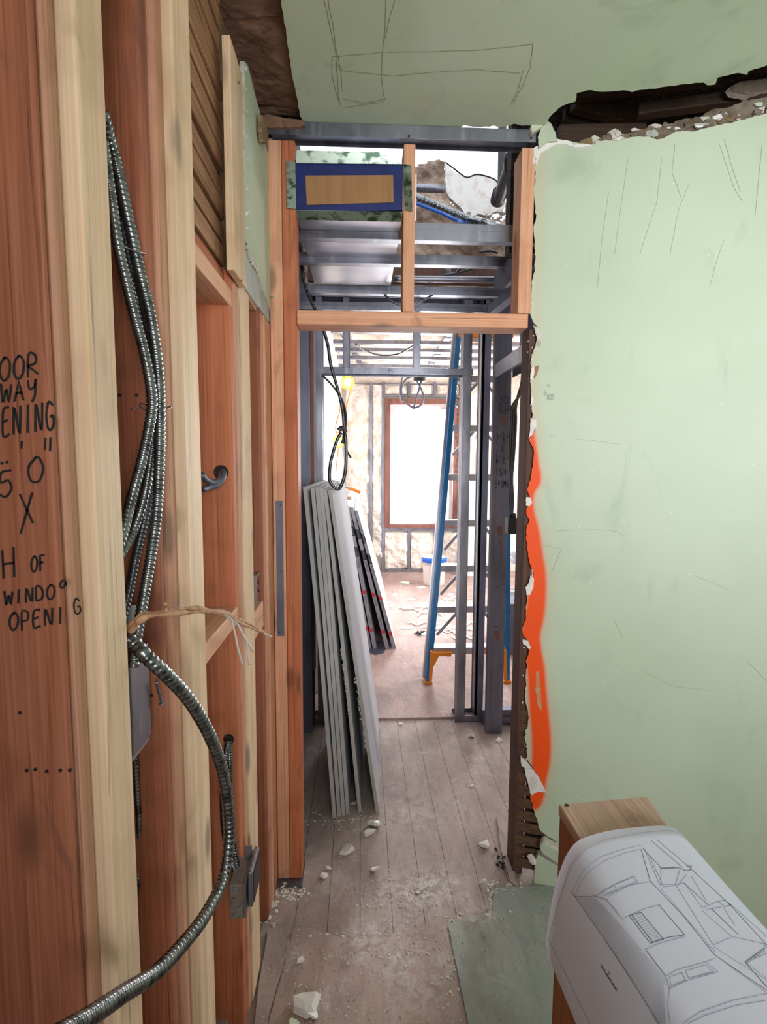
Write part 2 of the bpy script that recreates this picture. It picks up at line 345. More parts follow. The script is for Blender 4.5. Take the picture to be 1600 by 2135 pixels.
    def rock(s,c,r,seed,flat=.6,mi=0):
        rnd=random.Random(seed); bm=bmesh.new(); bmesh.ops.create_icosphere(bm,subdivisions=2,radius=1)
        sx,sy,sz=r*rnd.uniform(.8,1.3),r*rnd.uniform(.6,1),r*flat*rnd.uniform(.6,1); an=rnd.uniform(0,6.28)
        cut=[(Vector((rnd.uniform(-1,1),rnd.uniform(-1,1),rnd.uniform(-.7,1))).normalized(),rnd.uniform(.35,.75)) for _ in range(16)]
        off=Vector((seed*3.1,seed,0)); vs=[]
        for v in bm.verts:
            p=v.co.copy()
            for nn,h in cut:
                e=p.dot(nn)
                if e>h: p-=nn*(e-h)
            p*=1+.12*noise.noise(p*2.5+off)
            p=Vector((p.x*sx,p.y*sy,p.z*sz)); vs.append(Vector((p.x*math.cos(an)-p.y*math.sin(an),p.x*math.sin(an)+p.y*math.cos(an),p.z)))
        zl=min(v.z for v in vs); c=Vector(c); s.add([c+v-Vector((0,0,zl)) for v in vs],[tuple(v.index for v in f.verts) for f in bm.faces],mi); bm.free(); return s
    def shard(s,c,r,seed,mi=0,ms=0):
        rnd=random.Random(seed); n=rnd.choice((5,6,7,8)); c=Vector(c); th=r*rnd.uniform(.2,.42); a0=rnd.uniform(0,6.28)
        tx,ty=rnd.uniform(-.35,.35),rnd.uniform(-.35,.35); lo=[];hi=[]
        for j in range(n):
            a=a0+6.283*j/n+rnd.uniform(-.3,.3); q=r*rnd.uniform(.55,1.15); x,y=math.cos(a)*q,math.sin(a)*q*.75
            z=x*tx+y*ty; lo.append(Vector((x,y,z))); k=rnd.uniform(.62,.92); hi.append(Vector((x*k,y*k,z+th*rnd.uniform(.75,1.15))))
        zl=min(v.z for v in lo); o=c-Vector((0,0,zl)); ce=sum(hi,Vector())/n; 
        s.add([o+v for v in lo]+[o+v for v in hi]+[o+ce+Vector((0,0,th*.12))],[tuple(range(n))[::-1]]+[(j,(j+1)%n,n+(j+1)%n,n+j) for j in range(n)],ms)
        b0=len(s.v)-2*n-1
        for j in range(n): s.f.append((b0+n+j,b0+n+(j+1)%n,b0+2*n)); s.m.append(mi)
        return s
    def build(s,name,mats,parent=None,smooth=False,bevel=0,label=None):
        if not isinstance(mats,(list,tuple)): mats=[mats]
        if parent: o0=wloc(parent)
        else:
            xs=[v.x for v in s.v]; ys=[v.y for v in s.v]; zs=[v.z for v in s.v]
            o0=Vector(((min(xs)+max(xs))/2,(min(ys)+max(ys))/2,min(zs)))
        me=bpy.data.meshes.new(name); me.from_pydata([v-o0 for v in s.v],[],s.f)
        for M in mats: me.materials.append(MT[M] if isinstance(M,str) else M)
        me.polygons.foreach_set('material_index',s.m)
        if smooth: me.polygons.foreach_set('use_smooth',[True]*len(me.polygons))
        me.update(); o=bpy.data.objects.new(name,me); C.objects.link(o)
        if parent: o.parent=parent
        else: o.location=o0
        if bevel:
            bv=o.modifiers.new('bevel','BEVEL'); bv.width=bevel; bv.segments=2; bv.limit_method='ANGLE'
        if label: o['label']=label
        return o
def path(pts,step=None):
    P=[Vector(p) for p in pts]
    if len(P)==2 and step is None: return P
    ex=[P[0]*2-P[1]]+P+[P[-1]*2-P[-2]]; out=[]
    for i in range(1,len(ex)-2):
        a,b,c,d=ex[i-1:i+3]
        k=max(2,int((c-b).length/(step or .012)+.5)) if step else 10
        k=min(k,700)
        for j in range(k):
            t=j/k; out.append(.5*((2*b)+(c-a)*t+(2*a-5*b+4*c-d)*t*t+(3*b-a-3*c+d)*t**3))
    out.append(P[-1]); return out
def rag(pl,amp,step=9,seed=0,closed=False):
    """roughen a pixel polyline into a torn edge"""
    rnd=random.Random(seed); out=[]; n=len(pl)
    for i in range(n if closed else n-1):
        a,b=pl[i],pl[(i+1)%n]; L=math.hypot(b[0]-a[0],b[1]-a[1]); k=max(1,int(L/step))
        for j in range(k):
            t=j/k; f=0 if j==0 else amp
            out.append((a[0]+(b[0]-a[0])*t+rnd.uniform(-f,f),a[1]+(b[1]-a[1])*t+rnd.uniform(-f,f)*.6))
    if not closed: out.append(pl[-1])
    return out
def struct(b,name,mats,parent=None,**k):
    o=b.build(name,mats,parent,**k)
    if not parent: o['kind']='structure'
    return o
def board(name,label,cat,x0,x1,y0,y1,z0,z1,m,bevel=.0035,group=None):
    o=B().box(x0,x1,y0,y1,z0,z1).build(name,m,bevel=bevel); tag(o,label,cat,group); return o
def on(co,no): return lambda px,py: at(px,py,co=co,no=no)
# handwriting strokes on a unit square
GL={'D':[[(0,0),(0,1),(.5,.95),(.8,.6),(.7,.15),(0,0)]],'O':[[(.5,1),(.1,.75),(.05,.3),(.4,0),(.85,.2),(.95,.7),(.6,1),(.4,.95)]],
'R':[[(.05,0),(.1,1),(.7,.95),(.75,.6),(.1,.5),(.55,.3),(1,.1)]],'W':[[(0,1),(.2,0),(.5,.7),(.75,0),(1,1)]],'A':[[(0,0),(.45,1),(.85,0)],[(.15,.4),(.75,.42)]],
'Y':[[(0,1),(.15,.55),(.6,.6),(.75,1)],[(.75,1),(.7,.2),(.4,-.15)]],'P':[[(.1,-.1),(.1,1),(.75,.9),(.7,.5),(.1,.45)]],'E':[[(.8,1),(.1,.9),(.1,0),(.85,.05)],[(.1,.5),(.65,.55)]],
'N':[[(.05,0),(.1,1),(.75,0),(.85,1)]],'I':[[(.4,0),(.45,1)]],'G':[[(.85,.85),(.3,1),(.05,.5),(.35,.0),(.9,.15),(.85,.5),(.5,.45)]],'5':[[(.9,1),(.2,.95),(.15,.55),(.7,.6),(.9,.25),(.5,-.05),(.05,.1)]],
'0':[[(.5,1),(.05,.6),(.2,.05),(.7,0),(.95,.5),(.7,.95),(.45,1)]],"'":[[(.55,1),(.45,.5)]],'"':[[(.2,1),(.15,.4)],[(.65,1),(.6,.3)]],'-':[[(0,.5),(.35,.55)],[(.6,.55),(.95,.6)]],
'X':[[(.05,1),(.9,.15)],[(.85,1),(.1,-.1)]],'H':[[(.05,1),(.15,0)],[(.8,1.05),(.85,0)],[(.1,.5),(.85,.5)]],'F':[[(.15,0),(.1,1),(.85,1)],[(.1,.55),(.65,.55)]],'C':[[(.9,.9),(.3,.9),(.1,.4),(.4,0),(.9,.1)]],
'U':[[(.1,1),(.1,.2),(.5,0),(.85,.3),(.85,1)]],'3':[[(.1,.9),(.7,1),(.75,.7),(.3,.5),(.85,.35),(.6,0),(.05,.05)]],'2':[[(.1,.8),(.5,1),(.8,.7),(.1,0),(.95,.05)]],'6':[[(.8,1),(.25,.7),(.1,.2),(.5,0),(.85,.3),(.5,.5),(.15,.3)]],
'8':[[(.5,.5),(.15,.8),(.5,1),(.8,.8),(.5,.5),(.1,.2),(.5,0),(.9,.2),(.5,.5)]],'1':[[(.3,.8),(.5,1),(.5,0)]],'/':[[(.9,1),(.1,-.1)]],'4':[[(.7,0),(.65,1),(.05,.35),(.95,.35)]],'S':[[(.85,.9),(.4,1),(.15,.7),(.75,.35),(.6,.0),(.1,.1)]],'M':[[(0,0),(.1,1),(.45,.3),(.85,1),(.95,0)]],
'.':[[(.4,.1),(.5,.0)]],'o':[[(.5,.7),(.15,.4),(.4,0),(.85,.3),(.5,.7)]],'a':[[(.8,.7),(.3,.7),(.1,.3),(.5,.1),(.8,.6),(.85,.1)]],'K':[[(.1,0),(.1,1)],[(.85,1),(.1,.45),(.9,0)]],'T':[[(0,1),(1,.95)],[(.5,1),(.5,0)]],'r':[[(.1,0),(.15,.7)],[(.15,.5),(.7,.75)]]}
def hand(b,fn,nrm,text,x0,y0,x1,y1,w,lift=.0008):
    """text written inside a pixel box (baseline may slope: y given as left top/right top through y0,y1 = top,bottom)"""
    n=len(text); cw=(x1-x0)/n
    for i,ch in enumerate(text):
        for st in GL.get(ch,[]):
            pp=[]
            if len(st)>3: st=[(p.x,p.y) for p in path([(u_,v_,0) for u_,v_ in st])][::3]
            for j in range(len(st)-1):
                for t in ((0,) if len(st)>8 else (0,.34,.67)): pp.append((st[j][0]*(1-t)+st[j+1][0]*t,st[j][1]*(1-t)+st[j+1][1]*t))
            pp.append(st[-1])
            b.ribbon([fn(x0+cw*(i+.1+u*.78),y1-(y1-y0)*v) for u,v in pp],w,nrm,lift)
def stroke(b,fn,nrm,pl,w,lift=.0008,sub=4,jit=0):
    pts=[]
    for i in range(len(pl)-1):
        for j in range(sub):
            t=j/sub; pts.append((pl[i][0]*(1-t)+pl[i+1][0]*t+random.uniform(-jit,jit),pl[i][1]*(1-t)+pl[i+1][1]*t+random.uniform(-jit,jit)))
    pts.append(pl[-1]); b.ribbon([fn(*p) for p in pts],w,nrm,lift)
# ================================================================== THE SETTING
CZ=2.60; PY=1.80; LX=-.30
struct(B().box(-.75,2.1,-1.85,3.0,-.12,0),'floor','planks')
struct(B().box(-.75,3.2,3.0,7.5,-.12,.012),'floor_far_room','sheetpink')
struct(B().box(-.60,2.1,-1.85,-1.80,0,3.0,0),'wall_rear','green') if False else None
b=B().box(-.60,.15,-1.90,-1.80,0,CZ).box(1.35,2.1,-1.90,-1.80,0,CZ).box(.15,1.35,-1.90,-1.80,0,1.05).box(.15,1.35,-1.90,-1.80,2.4,CZ)
struct(b,'wall_rear','plasterw')
struct(B().box(1.9,2.0,-1.80,1.36,0,3.0),'wall_right_side','plasterw')
# left side: the studs stand in front of a dark backing
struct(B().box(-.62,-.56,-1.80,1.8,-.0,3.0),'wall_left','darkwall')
struct(B().box(-.56,-.42,-1.80,.30,0,CZ),'wall_left_near','plasterw')
# ceiling: torn on the left, and along the right wall
cl=[(585,-60),(587,10),(592,40),(597,70),(601,100),(606,135),(611,165),(617,195),(622,222),(625,240),(633,257)]
cf=[(633,257),(700,259),(780,263),(850,266),(930,268),(958,268),(968,261),(985,264),(1003,266),(1030,262),(1042,266),(1062,262),(1072,258),(1088,262),(1108,262),(1120,274),(1128,262),(1142,254),(1152,238),(1165,226),(1185,216),(1200,212),(1202,194),(1225,188),(1262,191),(1300,188),(1318,192),(1338,187),(1372,184),(1420,176),(1468,172),(1476,178),(1492,176),(1497,162),(1540,152),(1558,156),(1562,148),(1600,136),(1700,110)]
zc=lambda p: at(p[0],p[1],z=CZ)
pts=[zc(p) for p in rag(cl,2.0,8,3)]+[zc(p) for p in rag(cf,1.8,8,4)[1:]]
pts=[Vector((-.19,-1.8,CZ))]+[p for p in pts if p.y>.0]+[Vector((1.9,1.16,CZ)),Vector((1.9,-1.8,CZ))]
ceil=struct(B().poly(pts,.018,(0,0,-1),0,1,1),'ceiling',['green','plaster'])
# pencil sketch on the ceiling
b=B(); fz=lambda x,y: at(x,y,z=CZ)
for pl in ([(676,0),(690,60),(700,110),(704,160),(706,205),(712,222)],[(684,0),(694,50),(701,100),(712,150),(714,190)],[(693,118),(692,150),(700,190),(708,215)],[(693,118),(760,113),(800,108),(880,108),(1000,104),(1112,92)],[(700,130),(712,146),(760,152),(820,158),(900,150),(985,146)],[(805,0),(803,60),(798,110),(795,160),(803,208)],[(824,0),(812,40),(803,80)],[(720,224),(760,218),(800,212)],[(1112,88),(1106,140),(1090,180),(1070,215)],[(985,144),(1030,148),(1085,152)],[(1092,146),(1080,190),(1066,218)],[(706,205),(760,215),(803,206)]):
    stroke(b,fz,(0,0,-1),pl,.0012,sub=5,jit=.6)
b.build('pencil_sketch','redpencil',ceil,label='reddish brown pencil sketch lines')
# strip of bare backing left of the torn ceiling paint
b=B(); n=34; 
def surf_grid(b,f,nu,nv,mi=0,keep=None):
    base=len(b.v)
    for j in range(nv+1):
        for i in range(nu+1): b.v.append(f(i/nu,j/nv))
    for j in range(nv):
        for i in range(nu):
            if keep and not keep((i+.5)/nu,(j+.5)/nv): continue
            a=base+j*(nu+1)+i; b.f.append((a,a+1,a+nu+2,a+nu+1)); b.m.append(mi)
def bump(p,s,a): return a*(noise.fractal(p*s,1,2,4))
surf_grid(b,lambda u,v:(lambda p:p+Vector((0,0,bump(p,9,.010)-.004*(int(p.y*9)%3==0))))(Vector((-.42+u*.50,.2+v*1.62,CZ+.026))),50,130)
b.v+= []
struct(b,'ceiling_bare_strip','oldpaper')
struct(B().box(-.56,2.1,-1.85,1.84,2.95,3.0).box(.56,2.1,1.84,2.08,2.95,3.0),'ceiling_cavity_top','oldx')
# low torn lip of plaster where the bare strip meets the frame
b=B(); b.poly([at(x,y,y=1.785) for x,y in rag([(549,240),(560,238),(590,246),(612,248),(632,252),(636,262),(600,266),(560,266),(548,262)],1.5,6,5,True)],.03,(0,-1,0),0,0)
tag(b.build('plaster_lump','oldpaper'),'dirty torn plaster lip on the left end of the metal track','plaster lump')
# upper left wall: rough bare wall above the laths
b=B(); surf_grid(b,lambda u,v:(lambda p:p+Vector((bump(p,8,.012),0,0)))(Vector((-.345,1.02+u*.78,1.97+v*.67))),80,60)
struct(b,'wall_left_upper','oldwall')
# ------------------------------------------------------------------ green wall on the right
fw=on(WO,WN)
edge=[(1118,318),(1116,345),(1117,375),(1114,400),(1117,430),(1118,455),(1113,480),(1116,510),(1116,560),(1109,590),(1109,625),(1106,651),(1112,671),(1124,688),(1128,705),(1119,724),(1109,752),(1107,775),(1107,808),(1110,831),(1109,853),(1114,866),(1119,882),(1116,898),(1104,915),(1113,935),(1112,971),(1107,1000),(1100,1019),(1105,1034),(1108,1047),(1098,1060),(1098,1072),(1105,1084),(1098,1103),(1099,1145),(1105,1174),(1114,1196),(1108,1215),(1099,1240),(1097,1293),(1091,1306),(1091,1324),(1104,1340),(1106,1352),(1099,1373),(1097,1416),(1096,1463),(1103,1497),(1094,1537),(1100,1559),(1099,1580),(1112,1602),(1130,1630),(1112,1650),(1106,1662),(1114,1690),(1121,1710),(1127,1732),(1140,1742),(1164,1756)]
topl=[(1800,196),(1700,214),(1600,236),(1570,244),(1530,255),(1490,263),(1450,274),(1410,274),(1388,286),(1370,291),(1358,286),(1325,285),(1285,294),(1262,292),(1248,297),(1235,302),(1215,300),(1190,294),(1165,292),(1150,298),(1135,305),(1118,318)]
tl=rag(topl,2.2,7,8); el=rag(edge,1.6,6,9)
wp=[fw(*p) for p in tl]+[fw(*p) for p in el[1:]]
wp+=[WO+WU*.10+Vector((0,0,.20)),WO+WU*.10,WO+WU*1.37]
wp.append(WO+WU*1.37+Vector((0,0,2.62)))
wallg=struct(B().poly(wp,.016,WN,0,1,1),'wall_right',['greenwall','plaster'])
# pencil marks, scratches on the green wall
b=B()
for pl in ([(1132,1136),(1172,1144),(1150,1195)],[(1132,1136),(1126,1178)],[(1160,1107),(1200,1105),(1240,1104),(1290,1108),(1300,1118)],[(1198,916),(1230,917),(1290,926)],[(1143,908),(1150,911),(1158,910)],[(1510,290),(1530,360),(1545,400)],[(1310,330),(1300,400),(1288,480),(1282,530)],[(1408,300),(1402,360),(1420,410)],[(1436,385),(1415,440),(1398,530)],[(1380,330),(1370,420),(1335,530)],[(1270,400),(1255,500),(1246,600)],[(1500,300),(1530,390),(1548,420)],[(1590,300),(1575,450)],[(1510,500),(1490,560),(1480,600)],[(1280,1290),(1300,1330)],[(1340,1400),(1400,1430),(1480,1440)],[(1450,1200),(1520,1230)],[(1190,1600),(1230,1610)],[(1560,1380),(1600,1420)],[(1130,1650),(1150,1668),(1165,1690)]):
    stroke(b,fw,WN,pl,.0007,sub=4,jit=.5)
hand(b,fw,WN,"'",1138,800,1146,812,.0012); hand(b,fw,WN,"'",1142,800,1150,812,.0012); hand(b,fw,WN,'6',1133,813,1143,824,.0015)
stroke(b,fw,WN,[(1142,824),(1154,822),(1155,833),(1141,834),(1142,824)],.0012)
for k in range(4): stroke(b,fw,WN,[(1145+k*2.5,823),(1144+k*2.5,833)],.0012)
b.build('pencil_marks','pencil',wallg,label='thin grey pencil marks and a small 6 inch note')
# patches where paint and plaster broke to white
def patch(pl,m,lift,nm='exposed_plaster',seed=0,lab=None):
    bb=B(); bb.poly([fw(*p)+WN*lift for p in rag(pl,1.0,5,seed,True)],lift+.006,WN,0,0); return bb.build(nm,m,wallg,label=lab)
for i,(pl,m) in enumerate([([(1112,678),(1122,684),(1131,705),(1126,722),(1112,742),(1106,760),(1109,740),(1117,722),(1120,704)],'plaster'),
 ([(1108,768),(1114,766),(1116,780),(1110,792),(1106,790)],'plasterw'),([(1117,764),(1124,762),(1121,778),(1115,790),(1113,785)],'card'),
 ([(1108,826),(1112,830),(1112,842),(1106,846)],'plasterw'),([(1106,872),(1117,874),(1119,890),(1111,906),(1102,914),(1106,895)],'plasterw'),
 ([(1098,1036),(1106,1037),(1110,1047),(1104,1056),(1097,1054)],'plasterw'),([(1106,1200),(1114,1207),(1113,1222),(1106,1240),(1098,1240),(1096,1225),(1103,1215)],'plasterw'),
 ([(1090,1334),(1102,1336),(1108,1350),(1104,1354),(1098,1346),(1091,1342)],'plasterw'),([(1086,1576),(1094,1584),(1110,1602),(1098,1602),(1088,1596)],'plasterw'),
 ([(1094,1602),(1112,1604),(1125,1622),(1140,1652),(1122,1650),(1108,1658),(1103,1640),(1100,1626)],'plasterw'),
 ([(1112,310),(1118,306),(1160,290),(1186,294),(1196,303),(1215,300),(1235,303),(1237,306),(1200,308),(1175,300),(1155,303),(1128,320),(1118,345)],'plasterw'),
 ([(1095,330),(1104,322),(1114,326),(1120,332),(1112,345),(1102,350)],'plasterw'),([(1112,858),(1117,862),(1115,875),(1110,872)],'plaster')]):
    patch(pl,m,.002,seed=i,lab='exposed white plaster patch' if m=='plasterw' else 'small tan patch' if m=='card' else None)
for pl_x in ([(1118,1402),(1124,1398),(1128,1440),(1131,1478),(1128,1482),(1122,1470),(1117,1440),(1118,1420)],):
    bb=B(); bb.poly([fw(*p)+WN*.0005 for p in rag(pl_x,1.0,5,77,True)],.001,WN,0,0); bb.build('rubbed_patch','rubbed',wallg,label='rubbed pale orange patch in the spray line')
# brown coat behind the green skin along the torn top edge
b=B(); bp=rag([(1128,305),(1132,262),(1146,270),(1165,285),(1200,290),(1240,292),(1300,290),(1330,282),(1352,264),(1378,258),(1400,250),(1430,240),(1462,236),(1490,220),(1530,214),(1560,200),(1590,196),(1640,184),(1760,150)],2.5,7,12)
lo=[fw(*p)-WN*.018 for p in bp]; 
pp=lo+[WO+WU*1.36+Vector((0,0,2.3))-WN*.018,WO+WU*.03+Vector((0,0,2.3))-WN*.018]
b.poly(pp,.02,WN,0,0); struct(b,'wall_right_brown_coat','browncoat')
rnd=random.Random(5)
for i in range(74):
    t=rnd.random(); cx=1225+t*400; cy=298-t*64-rnd.uniform(-2,30)*(.35+.65*t); w=rnd.uniform(10,34); h=rnd.uniform(6,20); k=rnd.choice((4,5,6,7)); bb=B(); o=[]; a0=rnd.uniform(0,6)
    for j in range(k):
        a=a0+6.283*j/k+rnd.uniform(-.35,.35); o.append((cx+math.cos(a)*w*rnd.uniform(.5,1.1)*.6,cy+math.sin(a)*h*rnd.uniform(.5,1.1)*.6))
    tl_=rnd.uniform(.004,.015); bb.poly([fw(*p)-WN*tl_ for p in o],.006,WN,0,1)
    bb.build('plaster_flake',[rnd.choice(('plaster','greycoat','browncoat','browncoat','browncoat','oldwall','plaster','green','plasterw')),'plaster'],wallg,label='hanging flake of broken plaster')
# timbers seen in the hole above the wall
def cavbeam(px0,py0,y0,px1,py1,y1,w,h,label,m='oldx'):
    p=at(px0,py0,y=y0); q=at(px1,py1,y=y1); o=B().beam(p,q,w,h,(0,0,1)).build('cavity_timber',m,bevel=.003); tag(o,label,'timber')
struct(B().box(.55,2.1,2.02,2.08,2.3,2.95).box(1.96,2.02,1.3,2.05,2.3,2.95),'wall_cavity_back','dark')  # second box is added to stop sky leaking in at the right end
struct(B().box(-.56,.29,1.86,1.89,2.60,2.95),'cavity_sky_blocker','dark')  # dark box added to block the sky above the track's left part
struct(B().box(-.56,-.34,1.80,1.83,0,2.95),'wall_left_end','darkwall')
cavbeam(1190,203,1.86,1500,166,1.86,.024,.04,'brown timber edge running under the torn green ceiling in the hole')
cavbeam(1195,214,1.90,1345,252,1.96,.055,.035,'rough slanting board inside the hole over the green wall')
cavbeam(1176,240,1.95,1290,272,2.0,.04,.02,'dark lower slanting board near the left corner of the wall hole')
cavbeam(1165,284,1.84,1345,280,1.84,.06,.03,'flat brown plate lying just behind the torn top of the green wall')
cavbeam(1330,234,1.80,1640,192,1.68,.034,.04,'long brown timber running right inside the torn wall hole')
b=B().poly([at(x,y,y=1.66) for x,y in rag([(1522,182),(1545,170),(1600,164),(1650,160),(1660,176),(1600,186),(1560,200),(1530,194)],1.5,6,3,True)],.02,(0,-1,0),0,1)
tag(b.build('plaster_slab',['browncoat','plaster']),'grey plaster slab hanging inside the hole at the right edge','plaster slab')
# small painted lump at the inner corner
b=B().poly([fw(*p)+WN*.01 for p in rag([(1132,262),(1142,256),(1150,262),(1160,285),(1163,297),(1140,300),(1124,312),(1122,290)],1,5,2,True)],.03,WN,0,1)
tag(b.build('plaster_lump',['green','plaster']),'green painted plaster lump at the corner of wall and ceiling','plaster lump')
b=B().poly([at(x,y,y=1.775) for x,y in rag([(1108,262),(1120,256),(1134,250),(1142,246),(1144,256),(1130,264),(1118,272),(1110,276)],1,5,2,True)],.02,(0,-1,0),0,1)
tag(b.build('plaster_lump',['green','plaster']),'small green plaster flap over the right end of the metal track','plaster lump')
# crumbled dark core + laths between the old post and the green skin
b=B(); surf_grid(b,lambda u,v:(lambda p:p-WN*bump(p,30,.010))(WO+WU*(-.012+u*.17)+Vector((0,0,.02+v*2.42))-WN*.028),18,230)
struct(b,'wall_right_core','dark')
la=thing('lath_wall','dark old laths showing between brown post and torn green wall','lath wall',(.62,1.80,0))
for i in range(13):
    z=.045+i*.0475; B().box(0,0,0,0,0,0)
    p=WO+WU*(-.045)+Vector((0,0,z))-WN*.014; q=p+WU*(.135 if i<9 else .10); bb=B()
    bb.beam(p+Vector((0,0,rnd.uniform(-.003,.003))),q+Vector((0,0,rnd.uniform(-.004,.004))),.012,.036,WN); bb.build('lath','lathdk',la,bevel=.004)
for z in (1.16,1.14,.98,.80,.70,.69): pass
# small white crumbs caught in the torn edge
b=B()
for i,(x,y) in enumerate([(1092,1354),(1088,1394),(1091,1412),(1090,1504),(1107,690),(1104,712),(1112,700),(1110,726),(1103,735),(1116,322),(1096,1458),(1087,1320),(1090,1470),(1094,1560),(1108,742)]): b.rock(fw(x,y)-WN*.012,.007,i+3,.9)
tag(b.build('plaster_crumbs','plasterw'),'white plaster crumbs caught in the torn edge of green wall','crumbs',kind='stuff')
# painted skirting remains
fs=fw
sk=thing('skirting_board','short broken green painted skirting at foot of torn wall','skirting board',tuple(WO+WU*.05))
B().poly([fs(*p)+WN*.02 for p in [(1117,1786),(1122,1774),(1166,1800),(1200,1806),(1200,1852),(1160,1846),(1128,1843),(1113,1832),(1115,1810)]],.03,WN,0,1).build('base_board',['green','plaster'],sk,bevel=.002)
B().poly([fs(*p)+WN*.035 for p in [(1128,1746),(1136,1742),(1170,1762),(1200,1775),(1200,1800),(1166,1790),(1130,1766),(1125,1756)]],.04,WN,0,1).build('moulding',['green','plaster'],sk,bevel=.006)
B().rock(fs(1108,1790)+WN*.02,.022,77,1.2).build('plaster_piece','plasterw',sk,label='broken white plaster piece')
# ------------------------------------------------------------------ left stud wall
def group(name,pxs,ztop,depth,labels,ms,z0=0.0,ztp=None):
    """three boards stepping towards the room; pxs = boundaries read at mid height"""
    f1,g1,f2,r2,pl,pr=pxs
    ya=at(pl,1000,x=LX).y; yb=at(pr,1000,x=LX).y
    x2=at(r2,1000,y=ya).x; y2=at(f2,1000,x=x2).y
    x1=at(g1,1000,y=y2).x; y1=at(f1,1000,x=x1).y
    xb=LX-depth
    o3=board('wall_stud',labels[2],'stud',xb,LX,ya,yb,0,ztop,ms[2],.004)
    o2=board('wall_stud',labels[1],'stud',xb,x2,y2,ya-.0035,z0,ztop,ms[1],.006)
    o1=board('wall_stud',labels[0],'stud',xb,x1,y1,y2-.007,z0,ztop,ms[0],.007)
    return o1,o2,o3,(x1,y1,x2,y2,ya,yb)
A1,A2,A3,ga=group('A',(116,134,140,167,200,254),CZ-.001,.15,('dark reddish stud with handwritten notes at the left edge','narrow brown stud edge between handwritten stud and the pale nearest post','pale thick post nearest the camera on the left'),('firdk','firw','pale'))
B1,B2,B3,gb=group('B',(325,342,351,369,388,421),CZ-.001,.11,('reddish stud behind the bundle of armoured cables','narrow brown stud edge behind the middle pale post','pale middle post between cable bundle and lath panel'),('firdk','firw','pale'))
C1,C2,C3,gc=group('C',(486,495,497,504,508,526),at(512,604,x=LX).z,.11,('orange stud face with a drilled hole and lower junction box','thin brown stud edge beside orange stud face','pale post under the long vertical trim board'),('fir','firw','pale'),z0=.0)
D1,D2,D3,gd=group('D',(545,549,550,554,556,570),at(560,670,x=LX).z,.10,('dark reddish stud in the last narrow bay before the door frame','thin stud edge in the last narrow bay','rough pale stud right beside the door frame'),('firdk','firw','pink'))
# writing on stud A
YA=ga[1]; fa=lambda x,y: at(x,y-.13*(x-40)*(1 if y>735 else 0),y=YA)
b=B()
for tx,x0,y0,x1,y1 in (('DOOR',-32,742,84,790),('WAY',0,795,84,836),('OPENING',-42,846,117,905),('5',-6,978,32,1030),('-',0,955,22,968),("'",40,920,52,952),('0',54,958,98,1008),('"',88,920,118,962),('X',36,1030,78,1106),('H',0,1142,40,1202),('OF',64,1164,98,1196),('WINDO',8,1228,118,1258),('w' if 0 else 'a',122,1216,144,1240),('OPENI',18,1276,140,1312)):
    hand(b,fa,(0,-1,0),tx,x0,y0,x1,y1,.0024 if y0>0 else .002)
b.build('handwriting','ink',A1,label='black marker handwriting')
b=B(); hand(b,lambda x,y:at(x,y,y=ga[3]),(0,-1,0),'G',152,1248,172,1280,.002); b.build('handwriting','ink',A2,label='last letter of the marker note')
# drilled marks
b=B()
for x,y in ((42,1486),(56,1606),(74,1604),(98,1608),(126,1606),(146,1606)): b.lathe(at(x,y,y=YA)+Vector((0,-.0005,0)),[(.0022,0),(.0022,.0008)],8,0,'y')
for x,y in ((250,824),(285,824),(317,1450)): b.lathe(at(x,y,y=gb[1])+Vector((0,-.0005,0)),[(.003,0),(.003,.0008)],8,0,'y')
b.build('nail_hole','ink',A1,label='small dark nail holes') if 0 else tag(b.build('nail_head','black'),'dark nail heads scattered over the reddish stud faces','nail heads',kind='stuff')
# header, block, framing between posts
yb,yc=gb[5],gc[1]
h=thing('opening_header','doubled wooden header under the laths between two posts','header',(LX-.04,(yb+yc)/2,1.87))
B().box(LX-.11,LX-.006,yb+.001,yc+.02,1.885,1.925).build('lower_plate','pinky',h,bevel=.003)
B().box(LX-.11,LX-.018,yb+.001,yc+.02,1.926,1.962).build('upper_plate','firy',h,bevel=.003)
zbt=at(500,1262,x=LX).z; zbb=zbt-.042
board('blocking','short horizontal wood block with plaster dust between posts','blocking',LX-.105,LX-.002,yb+.001,yc-.001,zbb,zbt,'pinky')
board('blocking','small wood block under the electrical box in the narrow bay','blocking',LX-.1,LX-.004,gc[5]+.001,gd[1]-.001,at(545,1290,x=LX).z-.04,at(545,1262,x=LX).z,'pinky')
h2=thing('opening_header','short stacked header timbers in the last bay under the torn plaster','header',(LX-.04,(gc[5]+gd[1])/2,1.78))
zz=at(545,672,x=LX-.02).z
B().box(LX-.1,LX-.01,gc[5]+.001,gd[1]-.001,zz,zz+.04).build('lower_plate','pinky',h2,bevel=.003)
B().box(LX-.1,LX-.02,gc[5]+.001,gd[1]+.1,zz+.041,zz+.09).build('upper_plate','old',h2,bevel=.003)
zw=at(545,760,x=LX-.05).z
B().box(LX-.1,LX-.05,gc[5]+.001,gd[1]-.001,zw,zw+.05).build('inner_plate','firy',h2,bevel=.003)
# sole plate
struct(B().box(LX-.16,LX-.014,yb,1.79,0,.05),'trim_sole_plate','sheetgrn') if 0 else tag(B().box(LX-.17,LX-.05,gb[1]-.3,1.79,0.001,.045).build('sole_plate','planks',bevel=.003),'dusty grey floor plate under the left studs','sole plate')
